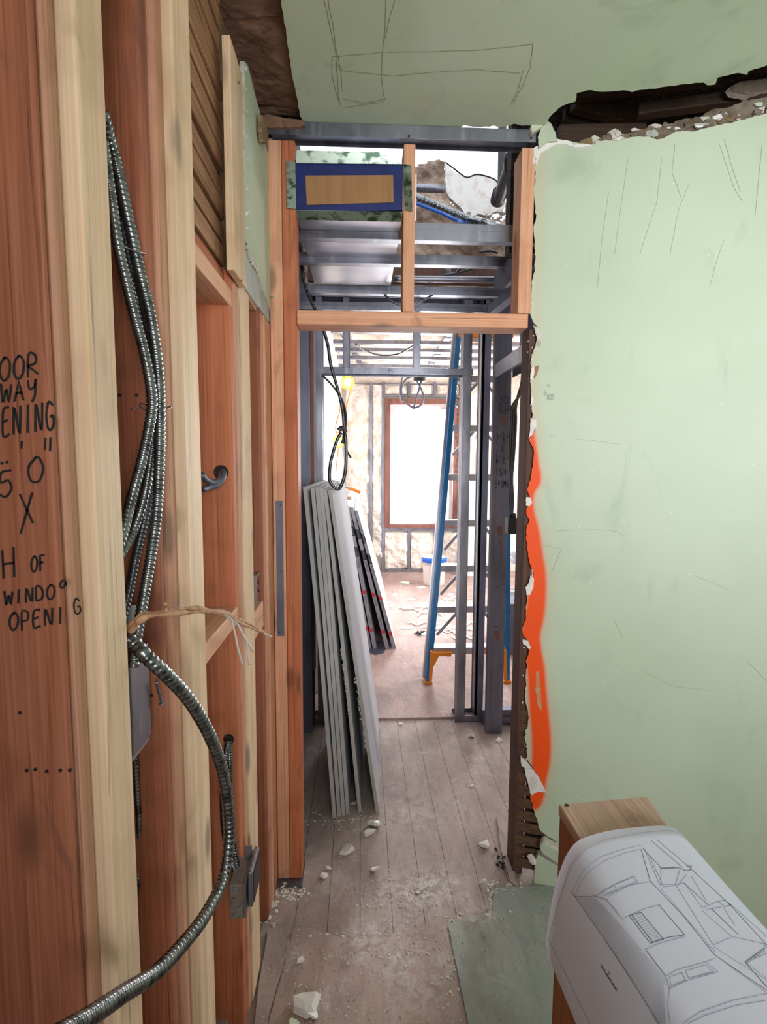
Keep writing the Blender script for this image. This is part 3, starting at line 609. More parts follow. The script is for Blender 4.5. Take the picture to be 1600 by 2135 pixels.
# laths between middle post and the trim board
lw=thing('lath_wall','old brown laths with dark gaps over the left header','lath wall',(LX-.03,1.1,1.96))
for i in range(12):
    z=1.975+i*.0515; y0=1.01+rnd.uniform(0,.022)+.012*math.sin(i*1.7); hh=.041+rnd.uniform(-.005,.002); tlt=rnd.uniform(-.004,.004)
    bb=B(); x0,x1=LX-.034,LX-.017+rnd.uniform(-.003,.002)
    bb.hexa([Vector((x0,y0,z)),Vector((x1,y0+.006,z)),Vector((x1,1.30,z+tlt)),Vector((x0,1.30,z+tlt))],[Vector((x0,y0,z+hh)),Vector((x1,y0-.004,z+hh-.002)),Vector((x1,1.30,z+hh+tlt)),Vector((x0,1.30,z+hh+tlt))])
    bb.build('lath','lath',lw,bevel=.003)
struct(B().box(LX-.044,LX-.036,.9,1.34,1.95,2.60),'wall_left_lath_shade','dark')  # dark sheet added behind the laths; its colour shades their gaps
board('old_stud','dark weathered stud edge at the left end of the laths','stud',LX-.06,LX-.022,yb-.0,yb+.035,1.965,CZ-.002,'old')
# trim board
vt=thing('trim_board','long pale vertical board standing beside green plaster panel','board',(LX,1.35,at(495,590,x=LX+.012).z))
ztb=at(512,598,x=LX+.016).z; ztt=at(490,107,x=LX+.016).z
B().box(LX-.002,LX+.016,at(488,500,x=LX+.016).y,at(512,500,x=LX+.016).y,ztb,ztt).build('plank','pale',vt,bevel=.002)
b=B(); 
for x,y in ((498,172),(504,584)): B().lathe(at(x,y,x=LX+.016),[(.003,-.001),(.003,.001)],8,0,'x').build('screw','black',vt)

# green plaster panel on the left wall
fl_=lambda x,y: at(x,y,x=LX+.003)
gp=rag([(510,128),(516,134),(520,146),(523,160),(529,185),(534,205),(539,222),(543,240),(546,262),(547,284),(551,296),(555,306),(558,318),(566,330),(567,420),(567,520),(567,610),(566,650),(560,636),(552,615),(545,592),(538,570),(528,552),(521,538),(516,510),(511,500)],.8,9,21,True)
struct(B().poly([fl_(*p) for p in gp],.012,(1,0,0),0,1,1),'wall_left_green_panel',['green','plaster'])
gq=rag([(512,520),(520,540),(530,560),(540,575),(548,594),(556,618),(566,645),(567,678),(557,666),(548,652),(542,640),(541,630),(538,640),(530,628),(520,612),(512,602)],.5,9,22,True)
struct(B().poly([at(x,y,x=LX-.002) for x,y in gq],.010,(1,0,0),0,1,1),'wall_left_torn_strip',['greycoat','plaster'])
b=B()
for i,(x,y) in enumerate([(514,508),(516,520),(519,534),(523,545),(527,553),(531,560),(536,568),(541,577),(514,150),(514,190),(515,240),(514,290),(514,340),(513,400),(514,450),(515,480)]): b.rock(at(x,y,x=LX+.004),.008,i+40,1.2)
tag(b.build('plaster_crumbs','plaster'),'crumbly plaster line along the trim board and torn green panel','crumbs',kind='stuff')
b=B().poly([at(x,y,x=LX+.02) for x,y in rag([(546,240),(552,244),(556,262),(560,290),(556,300),(549,296),(546,270)],.6,5,3,True)],.012,(1,0,0),0,0)
tag(b.build('torn_backing_strip','oldwall'),'dangling torn brown strip beside the top of the door frame','torn strip')
tag(B().tube([at(565,617,x=LX+.004),at(570,619,x=LX+.03),at(574,618,x=LX+.04)],.0022,6).build('nail','litter'),'small pale nail sticking out beside the door frame','nail')
# ------------------------------------------------------------------ timber door frame
xa,xm,xb_=at(580,1838,z=0).x+.001,at(605,1838,z=0).x,at(630,1838,z=0).x
fr=thing('door_frame','fir timber door frame with transom openings under the metal track','door frame',(.15,PY+.045,0))
B().box(xa,xm-.0007,PY,PY+.089,.012,2.545).build('outer_left_post','pink',fr,bevel=.003)
B().box(xm+.0007,xb_,PY,PY+.089,.012,2.545).build('inner_left_post','fir',fr,bevel=.003)
zh0=at(850,680,y=PY).z; zh1=at(850,650,y=PY).z
B().box(xb_+.001,at(1102,665,y=PY).x,PY,PY+.089,zh0,zh1).build('header','pinkx',fr,bevel=.003)
xc0,xc1=at(841,500,y=PY).x,at(865,500,y=PY).x
B().box(xc0,xc1,PY,PY+.089,zh1+.001,2.545).build('middle_post','pink',fr,bevel=.003)
xr0,xr1=at(1084,500,y=PY).x,at(1112,500,y=PY).x
B().box(xr0,xr1,PY,PY+.089,zh1+.001,2.545).build('right_post','pink',fr,bevel=.003)
tr=thing('metal_track','long galvanised metal track across the top of door frame','track',(.13,PY+.03,2.55))
tk=B().box(-.296,at(1118,280,y=PY-.002).x,PY-.004,PY-.001,at(850,290,y=PY).z,2.598).box(-.296,.568,PY-.001,PY+.094,2.5955,2.598).box(-.296,.568,PY+.094,PY+.097,at(850,311,y=PY+.097).z,2.598)
tk.build('channel','steel',tr)
b=B()
for x,y in ((600,276),(853,284),(1108,288)): B().lathe(at(x,y,y=PY-.005),[(.004,.001),(.004,-.001),(.002,-.002)],8,0,'y').build('screw','black',tr)
pt=thing('nail_plate','flat grey metal strap screwed to the left door post','metal plate',tuple(at(584,1325,y=PY-.001)))
p0=at(575,1044,y=PY-.002); p1=at(593,1326,y=PY-.002)
B().box(p0.x,p1.x,PY-.0035,PY-.0005,p1.z,p0.z).build('strap','steeldk',pt)
for x,y in ((585,1053),(586,1191),(583,1319)): B().lathe(at(x,y,y=PY-.0035),[(.003,.0005),(.003,-.0008)],8,0,'y').build('screw','black',pt)
tag(B().box(xa-.004,xb_+.003,PY-.03,PY+.095,.0005,.011).build('post_shim','steeldk'),'thin metal track piece under the left door post','metal track')
board('old_post','dark reddish brown old post on the right of the doorway','post',.568,.604,PY+.006,PY+.09,0,zh0-.002,'old')
# duct box in the left transom opening
db=thing('duct','sheet metal duct end taped over in blue with cardboard','duct',(.0,PY+.3,2.38))
q=lambda x,y,yy=PY: at(x,y,y=yy)
zt_,zb_=q(730,337).z,q(730,440).z; x0_,x1_=q(616,390).x,q(840,390).x
b=B(); YE=2.50; T=.0015
b.box(x0_,x1_,PY,YE,zb_-T,zb_).box(x0_,x1_,PY,YE,zt_,zt_+T).box(x0_-T,x0_,PY,YE,zb_,zt_).box(x1_,x1_+T,PY,YE,zb_,zt_).box(x0_,x1_,YE,YE+T,zb_,zt_)
b.build('duct_body','duct',db)
B().poly([q(x,y,PY+.006) for x,y in rag([(617,336),(700,334),(780,340),(839,341),(840,438),(730,441),(618,436)],.6,12,2,True)],.003,(0,-1,0)).build('tape_cover','tape',db,label='blue tape sheet')
B().poly([q(x,y,PY+.003) for x,y in [(637,366),(820,365),(821,422),(640,427)]],.0025,(0,-1,0)).build('cardboard','card',db,label='bare cardboard rectangle')
def flap(pl,yy,lab):
    vs=[q(x,y,PY+d) for x,y,d in pl]; bb=B(); bb.add(vs+[v+Vector((0,.0015,0)) for v in vs],[(0,1,2,3),(7,6,5,4),(0,4,5,1),(1,5,6,2),(2,6,7,3),(3,7,4,0)]); bb.build('flange','galv',db,label=lab)
flap([(617,340,0),(839,342,0),(836,318,-.012),(619,313,-.012)],0,'smudged top flange'); flap([(619,439,0),(840,441,0),(837,463,-.012),(622,458,-.012)],0,'smudged bottom flange')
flap([(616,338,-.003),(618,436,-.003),(598,433,-.01),(597,334,-.01)],0,'left flange'); flap([(842,342,-.003),(858,344,-.01),(860,440,-.01),(844,438,-.003)],0,'right flange')
# ------------------------------------------------------------------ floor sheets and rubble
f0=lambda x,y,z=.004: at(x,y,z=z)
fp=rag([(612,1935),(640,1930),(680,1942),(690,1950),(760,1952),(810,1948),(850,1935),(900,1928),(928,1926),(945,2000),(970,2150),(985,2290),(520,2330),(560,2135)],1.2,12,31,True)
tag(B().poly([f0(x,y,.006) for x,y in fp],.0055,(0,0,1)).build('floor_sheet','sheettan'),'tan worn floor sheet with torn front edge in the foreground','floor sheet')
fp=rag([(934,1926),(960,1918),(990,1908),(1028,1902),(1031,1850),(1160,1846),(1290,1870),(1330,2400),(1015,2330),(968,2090)],1.0,14,32,True)
tag(B().poly([f0(x,y,.007) for x,y in fp],.0065,(0,0,1)).build('floor_sheet','sheetgrn'),'grey green stained floor sheet beside the plywood box','floor sheet')
fp=[(1036,1700),(1046,1722),(1062,1760),(1075,1815),(1082,1850),(1064,1836),(1045,1770)]
tag(B().poly([f0(x,y,.010) for x,y in rag(fp,.8,8,33,True)],.009,(0,0,1)).build('floor_board','planks'),'split end of a floor board at foot of the old post','floor board')
fp=rag([(560,1935),(600,1928),(604,1960),(560,2110),(556,2200),(515,2300),(538,2060)],.8,12,34,True)
tag(B().poly([f0(x,y,.018) for x,y in fp],.017,(0,0,1)).build('floor_board','planks'),'loose raised floor board along the left stud wall','floor board')
rocks=[(782,1722,.030,'pale green curved plaster piece beside the leaning board ends','green'),(770,1738,.024,'white broken plaster piece in front of the leaning boards','plasterw'),(722,1776,.026,'long tan plaster flake on the hall threshold floor','plaster'),(676,1829,.017,'white plaster lump left of the dusty patch','plasterw'),(686,1812,.011,'small grey plaster lump behind the white lump','plaster'),(780,1815,.020,'flat white plaster flake above the dusty patch','plasterw'),(1010,1764,.024,'white plaster chunk on the right by the old post foot','plasterw'),
 (632,2098,.040,'large white and green plaster chunk on the tan sheet','plasterw'),(652,2120,.018,'small white plaster chunk beside the large foreground chunk','plasterw'),(627,2004,.013,'single white chip on the tan sheet edge','plasterw'),(615,2140,.018,'green painted chip at the bottom edge of the frame','green'),(562,1888,.026,'cream plaster lump at the foot of rough pale stud','plaster'),(558,1912,.016,'small cream plaster piece lying lower beside the left studs','plaster'),(590,1848,.013,'cream plaster bit just in front of the left door post','plaster'),(617,1848,.009,'tiny plaster bit at the corner of left door post','plaster'),
 (738,1675,.018,'grey plaster piece between the leaning boards','plaster'),(985,1640,.012,'small pale plaster piece midway along the hall floor','plasterw'),(982,1537,.016,'white plaster piece below the steel studs','plasterw'),(1040,1545,.020,'pinkish white plaster piece under the marked steel stud','plasterw'),(836,1510,.016,'white plaster flake beyond the hall threshold','plasterw'),(872,1862,.010,'white crumb in the dusty patch','plasterw'),(985,1922,.014,'white crumb pile at the torn floor edge','plasterw'),(1018,1912,.014,'white plaster piece in the corner of torn floor edge','plasterw'),(1005,1840,.012,'pale plaster bit on edge of green sheet','plaster'),(1030,1862,.010,'pale plaster bit beside corner of the green sheet','plaster')]
for i,(x,y,r,l,m) in enumerate(rocks):
    tag(B().shard(f0(x,y,.007 if y>1935 else .001),r*1.25,i+101,0,1).build('plaster_chunk',[m,'plasterw']),l,'plaster chunk','' or None)
# fine crumbs nobody could count
b=B(); rnd=random.Random(11)
def scatter(cx,cy,sx,sy,n,r0,r1):
    for _ in range(n):
        x,y=rnd.gauss(cx,sx),rnd.gauss(cy,sy); p=f0(x,y,.0065 if (y>1935 or x>1031 and y>1850) else .0005)
        r=rnd.uniform(r0,r1)*rnd.random()**.5
        a=rnd.uniform(0,6.28); c_,s_=math.cos(a)*r,math.sin(a)*r
        k=rnd.uniform(.5,1)
        b.add([p+Vector((c_,s_,0)),p+Vector((-s_*k,c_*k,0)),p+Vector((-c_*.8,-s_,0)),p+Vector((s_,-c_*k,0)),p+Vector((0,0,r*.7))],[(0,1,4),(1,2,4),(2,3,4),(3,0,4),(3,2,1,0)])
for a in ((820,1860,60,30,230,.001,.006),(900,1850,40,20,120,.001,.006),(985,1918,35,8,130,.002,.009),(1024,1880,4,25,70,.002,.009),(860,1980,40,20,170,.001,.005),(940,2010,8,50,140,.001,.006),(740,1990,60,15,90,.001,.005),(600,1862,20,8,120,.002,.009),(560,1900,12,20,60,.002,.009),(700,1710,40,12,150,.001,.006),(780,1700,30,20,120,.001,.005),(1000,1710,60,40,150,.001,.006),(870,1700,110,110,300,.001,.004),(1060,1850,25,8,60,.002,.008),(750,1945,60,5,60,.002,.007),(800,2080,160,60,160,.001,.004),(640,2090,30,30,40,.001,.006),(900,1540,70,25,120,.001,.005),(470,2075,20,8,30,.001,.004)): scatter(*a)
tag(b.build('floor_crumbs','plasterw'),'fine white plaster crumbs scattered over the floor','crumbs',kind='stuff')
b=B()
for i,(x,y) in enumerate([(1040,1790),(1045,1800),(1050,1812),(1038,1806),(1052,1790),(1035,1775)]): b.rock(f0(x,y),.014,i+70,.7)
tag(b.build('dark_debris','dark'),'black crumbled debris at the foot of old post','debris',kind='stuff')
# dark gap at the stud feet
# ------------------------------------------------------------------ plywood box + drawing
bx=thing('plywood_box','plywood boxed half wall with reddish side in the right foreground','half wall',(.46,.55,0))
zt=.90
c1=at(1165,1677,z=zt);c2=at(1350,1660,z=zt);c3=at(1400,1733,z=zt)
e1=(at(1215,1765,z=zt)-c1).normalized(); e2=(c3-c2).normalized()
T1=c1+e1*.62+Vector((.03,0,-.004)); T2=Vector((.475,.28,zt-.004))
def down(p,z): return Vector((p.x,p.y,z))
B().hexa([down(c1,zt-.02),down(T1,zt-.02),down(T2,zt-.02),down(c2,zt-.02)],[c1,T1,T2,c2]).build('cap','ply',bx,bevel=.002)
i1=(c2-c1)*.015
B().hexa([down(c1+i1,0),down(T1+i1,0),down(T2-i1,0),down(c2-i1,0)],[down(c1+i1,zt-.021),down(T1+i1,zt-.021),down(T2-i1,zt-.021),down(c2-i1,zt-.021)]).build('body','plyside',bx,bevel=.002)
B().lathe(at(1182,1679,z=zt),[(.004,-.001),(.004,.0008)],10).build('screw','black',bx)
# sheet: arch profile carried towards the camera
YF=.80
prof=[(1146,2000),(1140,1965),(1146,1915),(1156,1860),(1170,1815),(1186,1780),(1206,1758),(1240,1744),(1280,1734),(1320,1728),(1360,1723),(1392,1722),(1415,1730),(1432,1748),(1446,1772),(1455,1800),(1460,1840)]
PR=path([at(x,y,y=YF) for x,y in prof])
NP=len(PR)
sh=B()
DIR=Vector((.02,-1,0)).normalized(); NS=22
def sheetpt(i,s):
    p=PR[i]; return p+DIR*s+Vector((0,0,.004*math.sin(s*9+i*.03)))
base=0
for j in range(NS+1):
    s_=j/NS*.55
    for i in range(NP):
        u=i/(NP-1); cut=max(0,.14-u)*1.0  # the left lower corner is cut at a slant
        sh.v.append(sheetpt(i,s_+ (0 if j else 0)))
for j in range(NS):
    for i in range(NP-1):
        a=j*NP+i; sh.f.append((a,a+1,a+NP+1,a+NP)); sh.m.append(0)
dr=thing('architectural_drawing','large white architectural drawing sheet draped over the plywood box','drawing sheet',tuple(PR[NP//2]+DIR*.27-Vector((0,0,.02))))
so=sh.build('sheet','paper',dr,smooth=True)
sm=so.modifiers.new('thick','SOLIDIFY'); sm.thickness=.0006; sm.offset=0
bvh=BVHTree.FromPolygons(sh.v,sh.f)
def onsheet(x,y):
    d=(FW+RT*((x-800)/FPX)+UP*((1067.5-y)/FPX)).normalized()
    h=bvh.ray_cast(EYE,d)
    if h[0] is None: return None
    n=h[1]; n=n if n.dot(d)<0 else -n
    return h[0],n
def dl(b,pl,w,sub=10,curve=False):
    P2=[]
    for i in range(len(pl)-1):
        for j in range(sub):
            t=j/sub; P2.append((pl[i][0]*(1-t)+pl[i+1][0]*t,pl[i][1]*(1-t)+pl[i+1][1]*t))
    P2.append(pl[-1]); ps=[];ns=[]
    def flush():
        if len(ps)>1: b.ribbon(list(ps),w,list(ns),.0007)
        ps.clear(); ns.clear()
    for x,y in P2:
        h=onsheet(x,y)
        if h is None: flush()
        else: ps.append(h[0]); ns.append(h[1])
    flush()
k=lambda x,y:(1040+x*.35,1600+y*.35)
def K(*a): return [k(*p) for p in a]
b=B()   # darker lines
for pl in (K((430,735),(455,768),(600,975),(740,1180),(860,1370),(960,1529)),K((300,1025),(420,1270),(545,1529)),K((850,490),(870,560),(905,680),(1100,885),(1290,1120),(1450,1230),(1600,1330)),K((860,485),(970,600),(1080,600),(1110,615)),
 K((1140,600),(1380,820),(1590,1050)),K((1120,595),(1150,590),(1140,615),(1100,615)),K((1310,800),(1350,795),(1385,820),(1350,833),(1310,800)),K((910,437),(1100,600)),K((945,433),(1130,590)),K((1105,690),(1250,822)),K((1270,845),(1430,998)),K((1470,1163),(1590,1075)),K((1470,1163),(1600,1310)),
 K((780,885),(905,1050)),K((795,880),(920,1045)),K((850,865),(985,1025)),K((780,885),(850,865)),K((905,1050),(985,1025)),K((955,820),(1110,1000)),K((905,1050),(1010,1015),(1110,1000)),K((1080,600),(960,605)),K((1590,1050),(1600,1062)),K((1385,820),(1600,1010)),K((1575,1050),(1600,1075))): dl(b,pl,.0007)
b.build('drawing_lines','line',dr,label='dark printed drawing lines')
b=B()
for pl in (K((300,1025),(380,740),(430,590),(520,490),(640,430),(860,390),(1000,375),(1060,380),(1110,400)),K((440,745),(470,680),(520,600),(620,530),(740,490),(850,465)),K((455,768),(490,690),(540,620),(640,555),(760,510),(850,490)),K((455,768),(580,770),(650,790),(740,905),(780,885),(870,845),(965,820)),
 K((580,770),(620,740),(700,695),(810,650),(835,690),(740,720),(660,755),(630,770)),K((610,750),(690,705),(705,730),(640,757)),K((700,700),(800,655),(822,685),(720,720)),K((660,770),(780,705),(905,683)),K((870,485),(960,700),(1050,700),(1110,690)),K((900,530),(985,715),(1060,705)),K((970,600),(965,705)),K((1085,600),(1055,700),(1280,1060)),K((1120,640),(1070,705)),
 K((1110,690),(1215,840),(1310,800)),K((1150,650),(1240,800)),K((1215,855),(1390,1010),(1590,1055)),K((1240,850),(1270,845),(1330,833)),K((1280,1060),(1390,1015)),K((1280,1070),(1600,1270)),K((1290,1120),(1600,1345)),K((1340,835),(1410,945)),K((965,720),(1290,1100)),K((880,1085),(960,1050),(1110,1010)),K((875,1085),(1005,1260)),K((885,1095),(1000,1245),(1060,1210),(1240,1160),(1290,1140)),
 K((1005,1260),(1020,1320),(1130,1270),(1310,1220),(1240,1170)),K((1020,1250),(1095,1225),(1115,1270),(1030,1305),(1020,1250)),K((1115,1215),(1235,1180),(1280,1220),(1135,1258),(1115,1215)),K((1020,1320),(1010,1420),(1025,1529)),K((1100,1529),(1200,1460),(1400,1390),(1600,1350)),K((1130,1529),(1230,1480),(1420,1420),(1600,1390)),K((640,790),(740,905)),K((1500,1150),(1600,1110)),K((560,760),(640,790)),K((1590,1090),(1480,1170),(1600,1260))): dl(b,pl,.0006)
for i in range(26):   # siding hatch
    t=i/25; dl(b,K((470+t*110,775+t*5),(600+t*150,975-t*10),(860+t*140,1370-t*100),(1005-(1-t)*60,1529 if t<.9 else 1300)),.00022,8)
for i in range(12):
    t=i/11; dl(b,K((795+t*115,895+t*145),(855+t*120,870+t*150)),.0004,3)
b.build('fine_lines','linelt',dr,label='pale printed drawing lines')
b=B()
for i in range(16):
    t=i/15; x,y=612+t*88,1180+t*142; dl(b,K((x,y),(x+9,y+(6 if i%3 else -4)),(x+3,y+12)),.0009,2)
dl(b,K((655,1215),(668,1225),(660,1235)),.0012,2)
b.build('caption','line',dr,label='tiny printed caption')
# ------------------------------------------------------------------ armoured cables at the left
def cable(label,pts,r,m='flex',pitch=.0068,group=None,name='armoured_cable'):
    o=B().tube(pts,r,12,pitch=pitch,amp=.24).build(name,m,smooth=True); tag(o,label,'cable',group); return o
def cx(l): return [at(x,y,x=d) for x,y,d in l]
def cy(l): return [at(x,y,y=d) for x,y,d in l]
cable('armoured cable hanging outermost right in the bundle of four',cy([(214,232,.755),(240,330,.79),(264,440,.80),(290,560,.805),(314,660,.81),(330,780,.81),(333,900,.81),(328,1050,.81),(316,1150,.805),(301,1240,.79),(287,1320,.765),(278,1392,.75)]),.0085)
cable('armoured cable swinging left below the tie, highest of them',cy([(214,290,.75),(230,400,.77),(248,520,.775),(276,640,.78),(302,740,.785),(317,830,.785),(311,890,.78),(296,960,.775),(274,1040,.76),(254,1120,.73),(225,1200,.71)]),.0078)
cable('armoured cable curving left lower in the bundle behind the pale post',cy([(216,262,.775),(250,400,.815),(274,500,.82),(302,640,.822),(322,740,.826),(330,840,.826),(318,930,.824),(302,1030,.815),(280,1100,.80),(258,1145,.77),(225,1200,.74)]),.0078)
cable('darker armoured cable at the back of the bundle',cy([(214,310,.79),(240,430,.825),(262,540,.83),(290,640,.834),(312,760,.836),(318,850,.836),(324,930,.836),(308,1050,.834),(284,1160,.825),(270,1230,.81),(254,1290,.79),(230,1350,.77)]),.0075,'flexbk')
cable('big armoured cable looping across the studs in the foreground',cx([(262,1330,-.325),(282,1345,-.312),(304,1368,-.295),(345,1405,-.275),(395,1460,-.255),(436,1530,-.240),(462,1600,-.232),(476,1680,-.228),(478,1750,-.228),(466,1830,-.232),(430,1905,-.240),(385,1965,-.250),(325,2028,-.262),(260,2070,-.270),(190,2118,-.276),(120,2160,-.28)]),.0102,'flex',.0092)
cable('thin armoured cable seen low between first two posts',cx([(282,1570,-.37),(287,1650,-.37),(291,1720,-.37),(291,1800,-.375),(276,1900,-.38)]),.006)
for i,(cxp,cyp,yy,lb) in enumerate(((268,526,.80,'upper thin steel wire tie round the cable bundle'),(325,850,.81,'lower thin steel wire tie where the cables spread'))):
    c=at(cxp,cyp,y=yy); w=thing('tie_wire',lb,'tie wire',tuple(c))
    B().tube([c+Vector((math.cos(t)*.021,math.sin(t)*.026,.004*math.sin(t*2))) for t in [i*.5 for i in range(14)]],.0009,5).build('loop','steel',w,smooth=True)
    B().tube([c+Vector((-.014,-.022,0)),c+Vector((-.022,-.028,-.006)),c+Vector((-.026,-.024,-.003))],.0009,5).build('twisted_end','steel',w,smooth=True)
# twisted paper wrapped conductors
YK=gb[0]; tw=thing('loose_conductors','frayed kraft paper wrapped conductors sticking out past the middle post','wires',tuple(at(280,1300,x=-.31)))
K3=[(274,1310,-.315),(282,1296,-.305),(305,1284,-.29),(345,1278,-.275),(390,1270,-.262),(430,1272,-.255),(470,1278,-.25),(500,1292,-.245),(530,1306,-.24),(550,1318,-.237)]
B().tube(cx(K3),lambda t:.0060*(1-.5*t)*(1+.3*math.sin(t*40)),9).build('paper_wrap','kraft',tw,smooth=True)
B().tube(cx([(x,y+4+3*math.sin(i*1.9),d+.004) for i,(x,y,d) in enumerate(K3)]),lambda t:.0042*(1-.4*t)*(1+.35*math.sin(t*31+2)),8).build('paper_wrap','kraft',tw,smooth=True)
B().tube(cx([(345,1276,-.272),(348,1266,-.27),(344,1258,-.268)]),.0022,6).build('paper_end','kraft',tw,smooth=True)
for pl in ([(440,1274,-.25),(478,1286,-.246),(490,1320,-.243),(496,1350,-.24),(506,1386,-.238)],[(450,1276,-.25),(486,1290,-.244),(505,1320,-.24),(514,1340,-.238),(520,1386,-.236)],[(460,1278,-.25),(494,1300,-.243),(510,1330,-.238),(527,1357,-.236)],[(500,1292,-.245),(530,1312,-.24),(567,1328,-.235)]):
    B().tube(cx(pl),.0021,7).build('wire','wirew',tw,smooth=True)
# hidden conduit stub + box behind the nearest post
st=thing('electrical_box','steel electrical box half hidden behind the nearest pale post','electrical box',tuple(at(285,1550,x=-.35)))
p0=at(276,1398,x=-.345); p1=at(298,1550,x=-.345)
B().box(-.40,-.338,p0.y-.03,p0.y+.035,p1.z,p0.z).build('box','boxst',st,bevel=.002)
B().box(-.345,-.335,p0.y-.028,p0.y+.038,p1.z+.01,p0.z+.03).build('cover','steel',st,bevel=.001)
B().tube(cx([(279,1300,-.35),(281,1262,-.35)]),.013,14).build('connector','pvc',st,label='white connector stub') if 0 else None
tag(B().tube(cx([(280,1300,-.352),(283,1262,-.352)]),.012,14).build('conduit_stub','pvc'),'white conduit stub by the nearest post above the big cable','conduit')
tag(B().tube([at(326,1422,y=gb[1]-.02),at(331,1440,y=gb[1]-.012),at(338,1466,y=gb[1]-.006)],.0022,8).lathe(at(338,1467,y=gb[1]-.006),[(.0045,-.001),(.0045,.001)],10).build('nail','steel',smooth=True),'long bent nail hanging from the reddish stud face','nail')
# short cable stubs from the drilled hole
YC=gc[1]; c=at(461,985,y=YC)
ho=thing('cable_stub','short grey cable ends poking out of a rough hole in orange stud','cable',tuple(c))
B().lathe(c+Vector((0,-.0004,0)),[(.018,0),(.016,.0005)],14,0,'y').build('hole_rim','dark',ho)
for pl in ([(462,982,YC+.01),(458,1000,YC-.03),(444,1006,YC-.05),(430,1000,YC-.07),(421,990,YC-.09)],[(466,978,YC+.01),(466,994,YC-.02),(454,1010,YC-.04),(436,1016,YC-.06),(424,1020,YC-.08)]):
    B().tube([at(x,y,y=d) for x,y,d in pl],.0072,10,pitch=.006,amp=.08).build('cable_end','steeldk',ho,smooth=True)
# lower junction box with flange and two cables
jb=thing('junction_box','dusty steel junction box low on the pale post with bracket','junction box',tuple(at(500,1915,x=-.30)))
Yb=at(478,1850,x=-.315).y; 
zbt_=at(500,1845,y=Yb).z; zbb_=at(500,1916,y=Yb).z
xl,xr=at(478,1880,y=Yb).x,at(508,1880,y=Yb).x
B().box(xl,xr,Yb,YC-.001,zbb_,zbt_).build('box_body','boxst',jb,bevel=.002)
B().box(xr,xr+.006,Yb-.002,YC+.02,zbb_+.004,zbt_+.004).build('mud_ring','steel',jb,bevel=.001)
B().box(xr+.007,xr+.020,Yb+.012,YC+.01,zbb_+.018,zbt_+.022).build('device_ring','steel',jb,bevel=.004)
B().box(xr+.0201,xr+.0215,Yb+.020,YC,zbb_+.026,zbt_+.014).build('opening','black',jb)
B().box(xl+.02,xr+.004,YC-.006,YC-.002,zbt_,at(510,1763,y=YC-.004).z).build('bracket','boxst',jb,bevel=.001)
B().tube([Vector(((xl+xr)/2+math.cos(a)*.012,Yb-.0006,(zbt_+zbb_)/2+math.sin(a)*.013)) for a in [i*.45 for i in range(15)]],.0008,5).build('knockout','steel',jb,smooth=True)
for dz in (.034,-.034): B().tube([Vector(((xl+xr)/2+math.cos(a)*.009,Yb-.0004,(zbt_+zbb_)/2+dz+math.sin(a)*.006)) for a in [i*.45 for i in range(15)]],.0005,5).build('knockout','steel',jb,smooth=True)
cable('armoured cable dropping from a stud hole into junction box, left of pair',[at(x,y,y=d) for x,y,d in ((476,1540,YC+.01),(473,1560,YC-.02),(466,1620,YC-.03),(465,1690,YC-.03),(472,1760,YC-.03),(490,1815,YC-.04),(495,1830,YC-.045),(495,1842,YC-.045))],.0075)
cable('armoured cable dropping from a stud hole into junction box, right of pair',[at(x,y,y=d) for x,y,d in ((480,1540,YC+.01),(479,1570,YC-.015),(480,1640,YC-.02),(482,1710,YC-.02),(488,1760,YC-.025),(494,1800,YC-.03),(497,1818,YC-.03))],.007)
tag(B().lathe(at(477,1541,y=YC)+Vector((0,-.0004,0)),[(.014,0),(.013,.0005)],14,0,'y').build('drilled_hole','dark'),'black drilled hole where two armoured cables leave orange stud','hole')
# electrical box with pink wires in narrow bay
ub=thing('electrical_box','open electrical box with pink wires in the narrow bay','electrical box',tuple(at(545,1270,x=-.32)))
q0=at(537,1200,x=-.31); q1=at(551,1272,x=-.31)
B().box(-.36,-.350,q0.y,q1.y,q1.z,q0.z).box(-.36,-.312,q0.y,q0.y+.003,q1.z,q0.z).box(-.36,-.312,q1.y-.003,q1.y,q1.z,q0.z).box(-.36,-.312,q0.y,q1.y,q0.z-.003,q0.z).box(-.36,-.312,q0.y,q1.y,q1.z,q1.z+.003).build('box','boxst',ub)
for i in range(4): B().tube([Vector((-.345,q0.y+.01,q0.z-.02-.01*i)),Vector((-.318,(q0.y+q1.y)/2,q0.z-.03-.012*i)),Vector((-.33,q1.y-.02,q1.z+.03))],.002,6).build('wire','wirep' if i%2 else 'black',ub,smooth=True)
# ================================================================== THE HALL BEYOND THE FRAME
YS=2.96
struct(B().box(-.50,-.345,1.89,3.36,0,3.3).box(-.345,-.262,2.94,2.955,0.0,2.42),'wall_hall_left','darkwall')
struct(B().box(1.25,1.30,1.92,2.95,0,2.6),'wall_hall_right','darkwall') if 0 else None
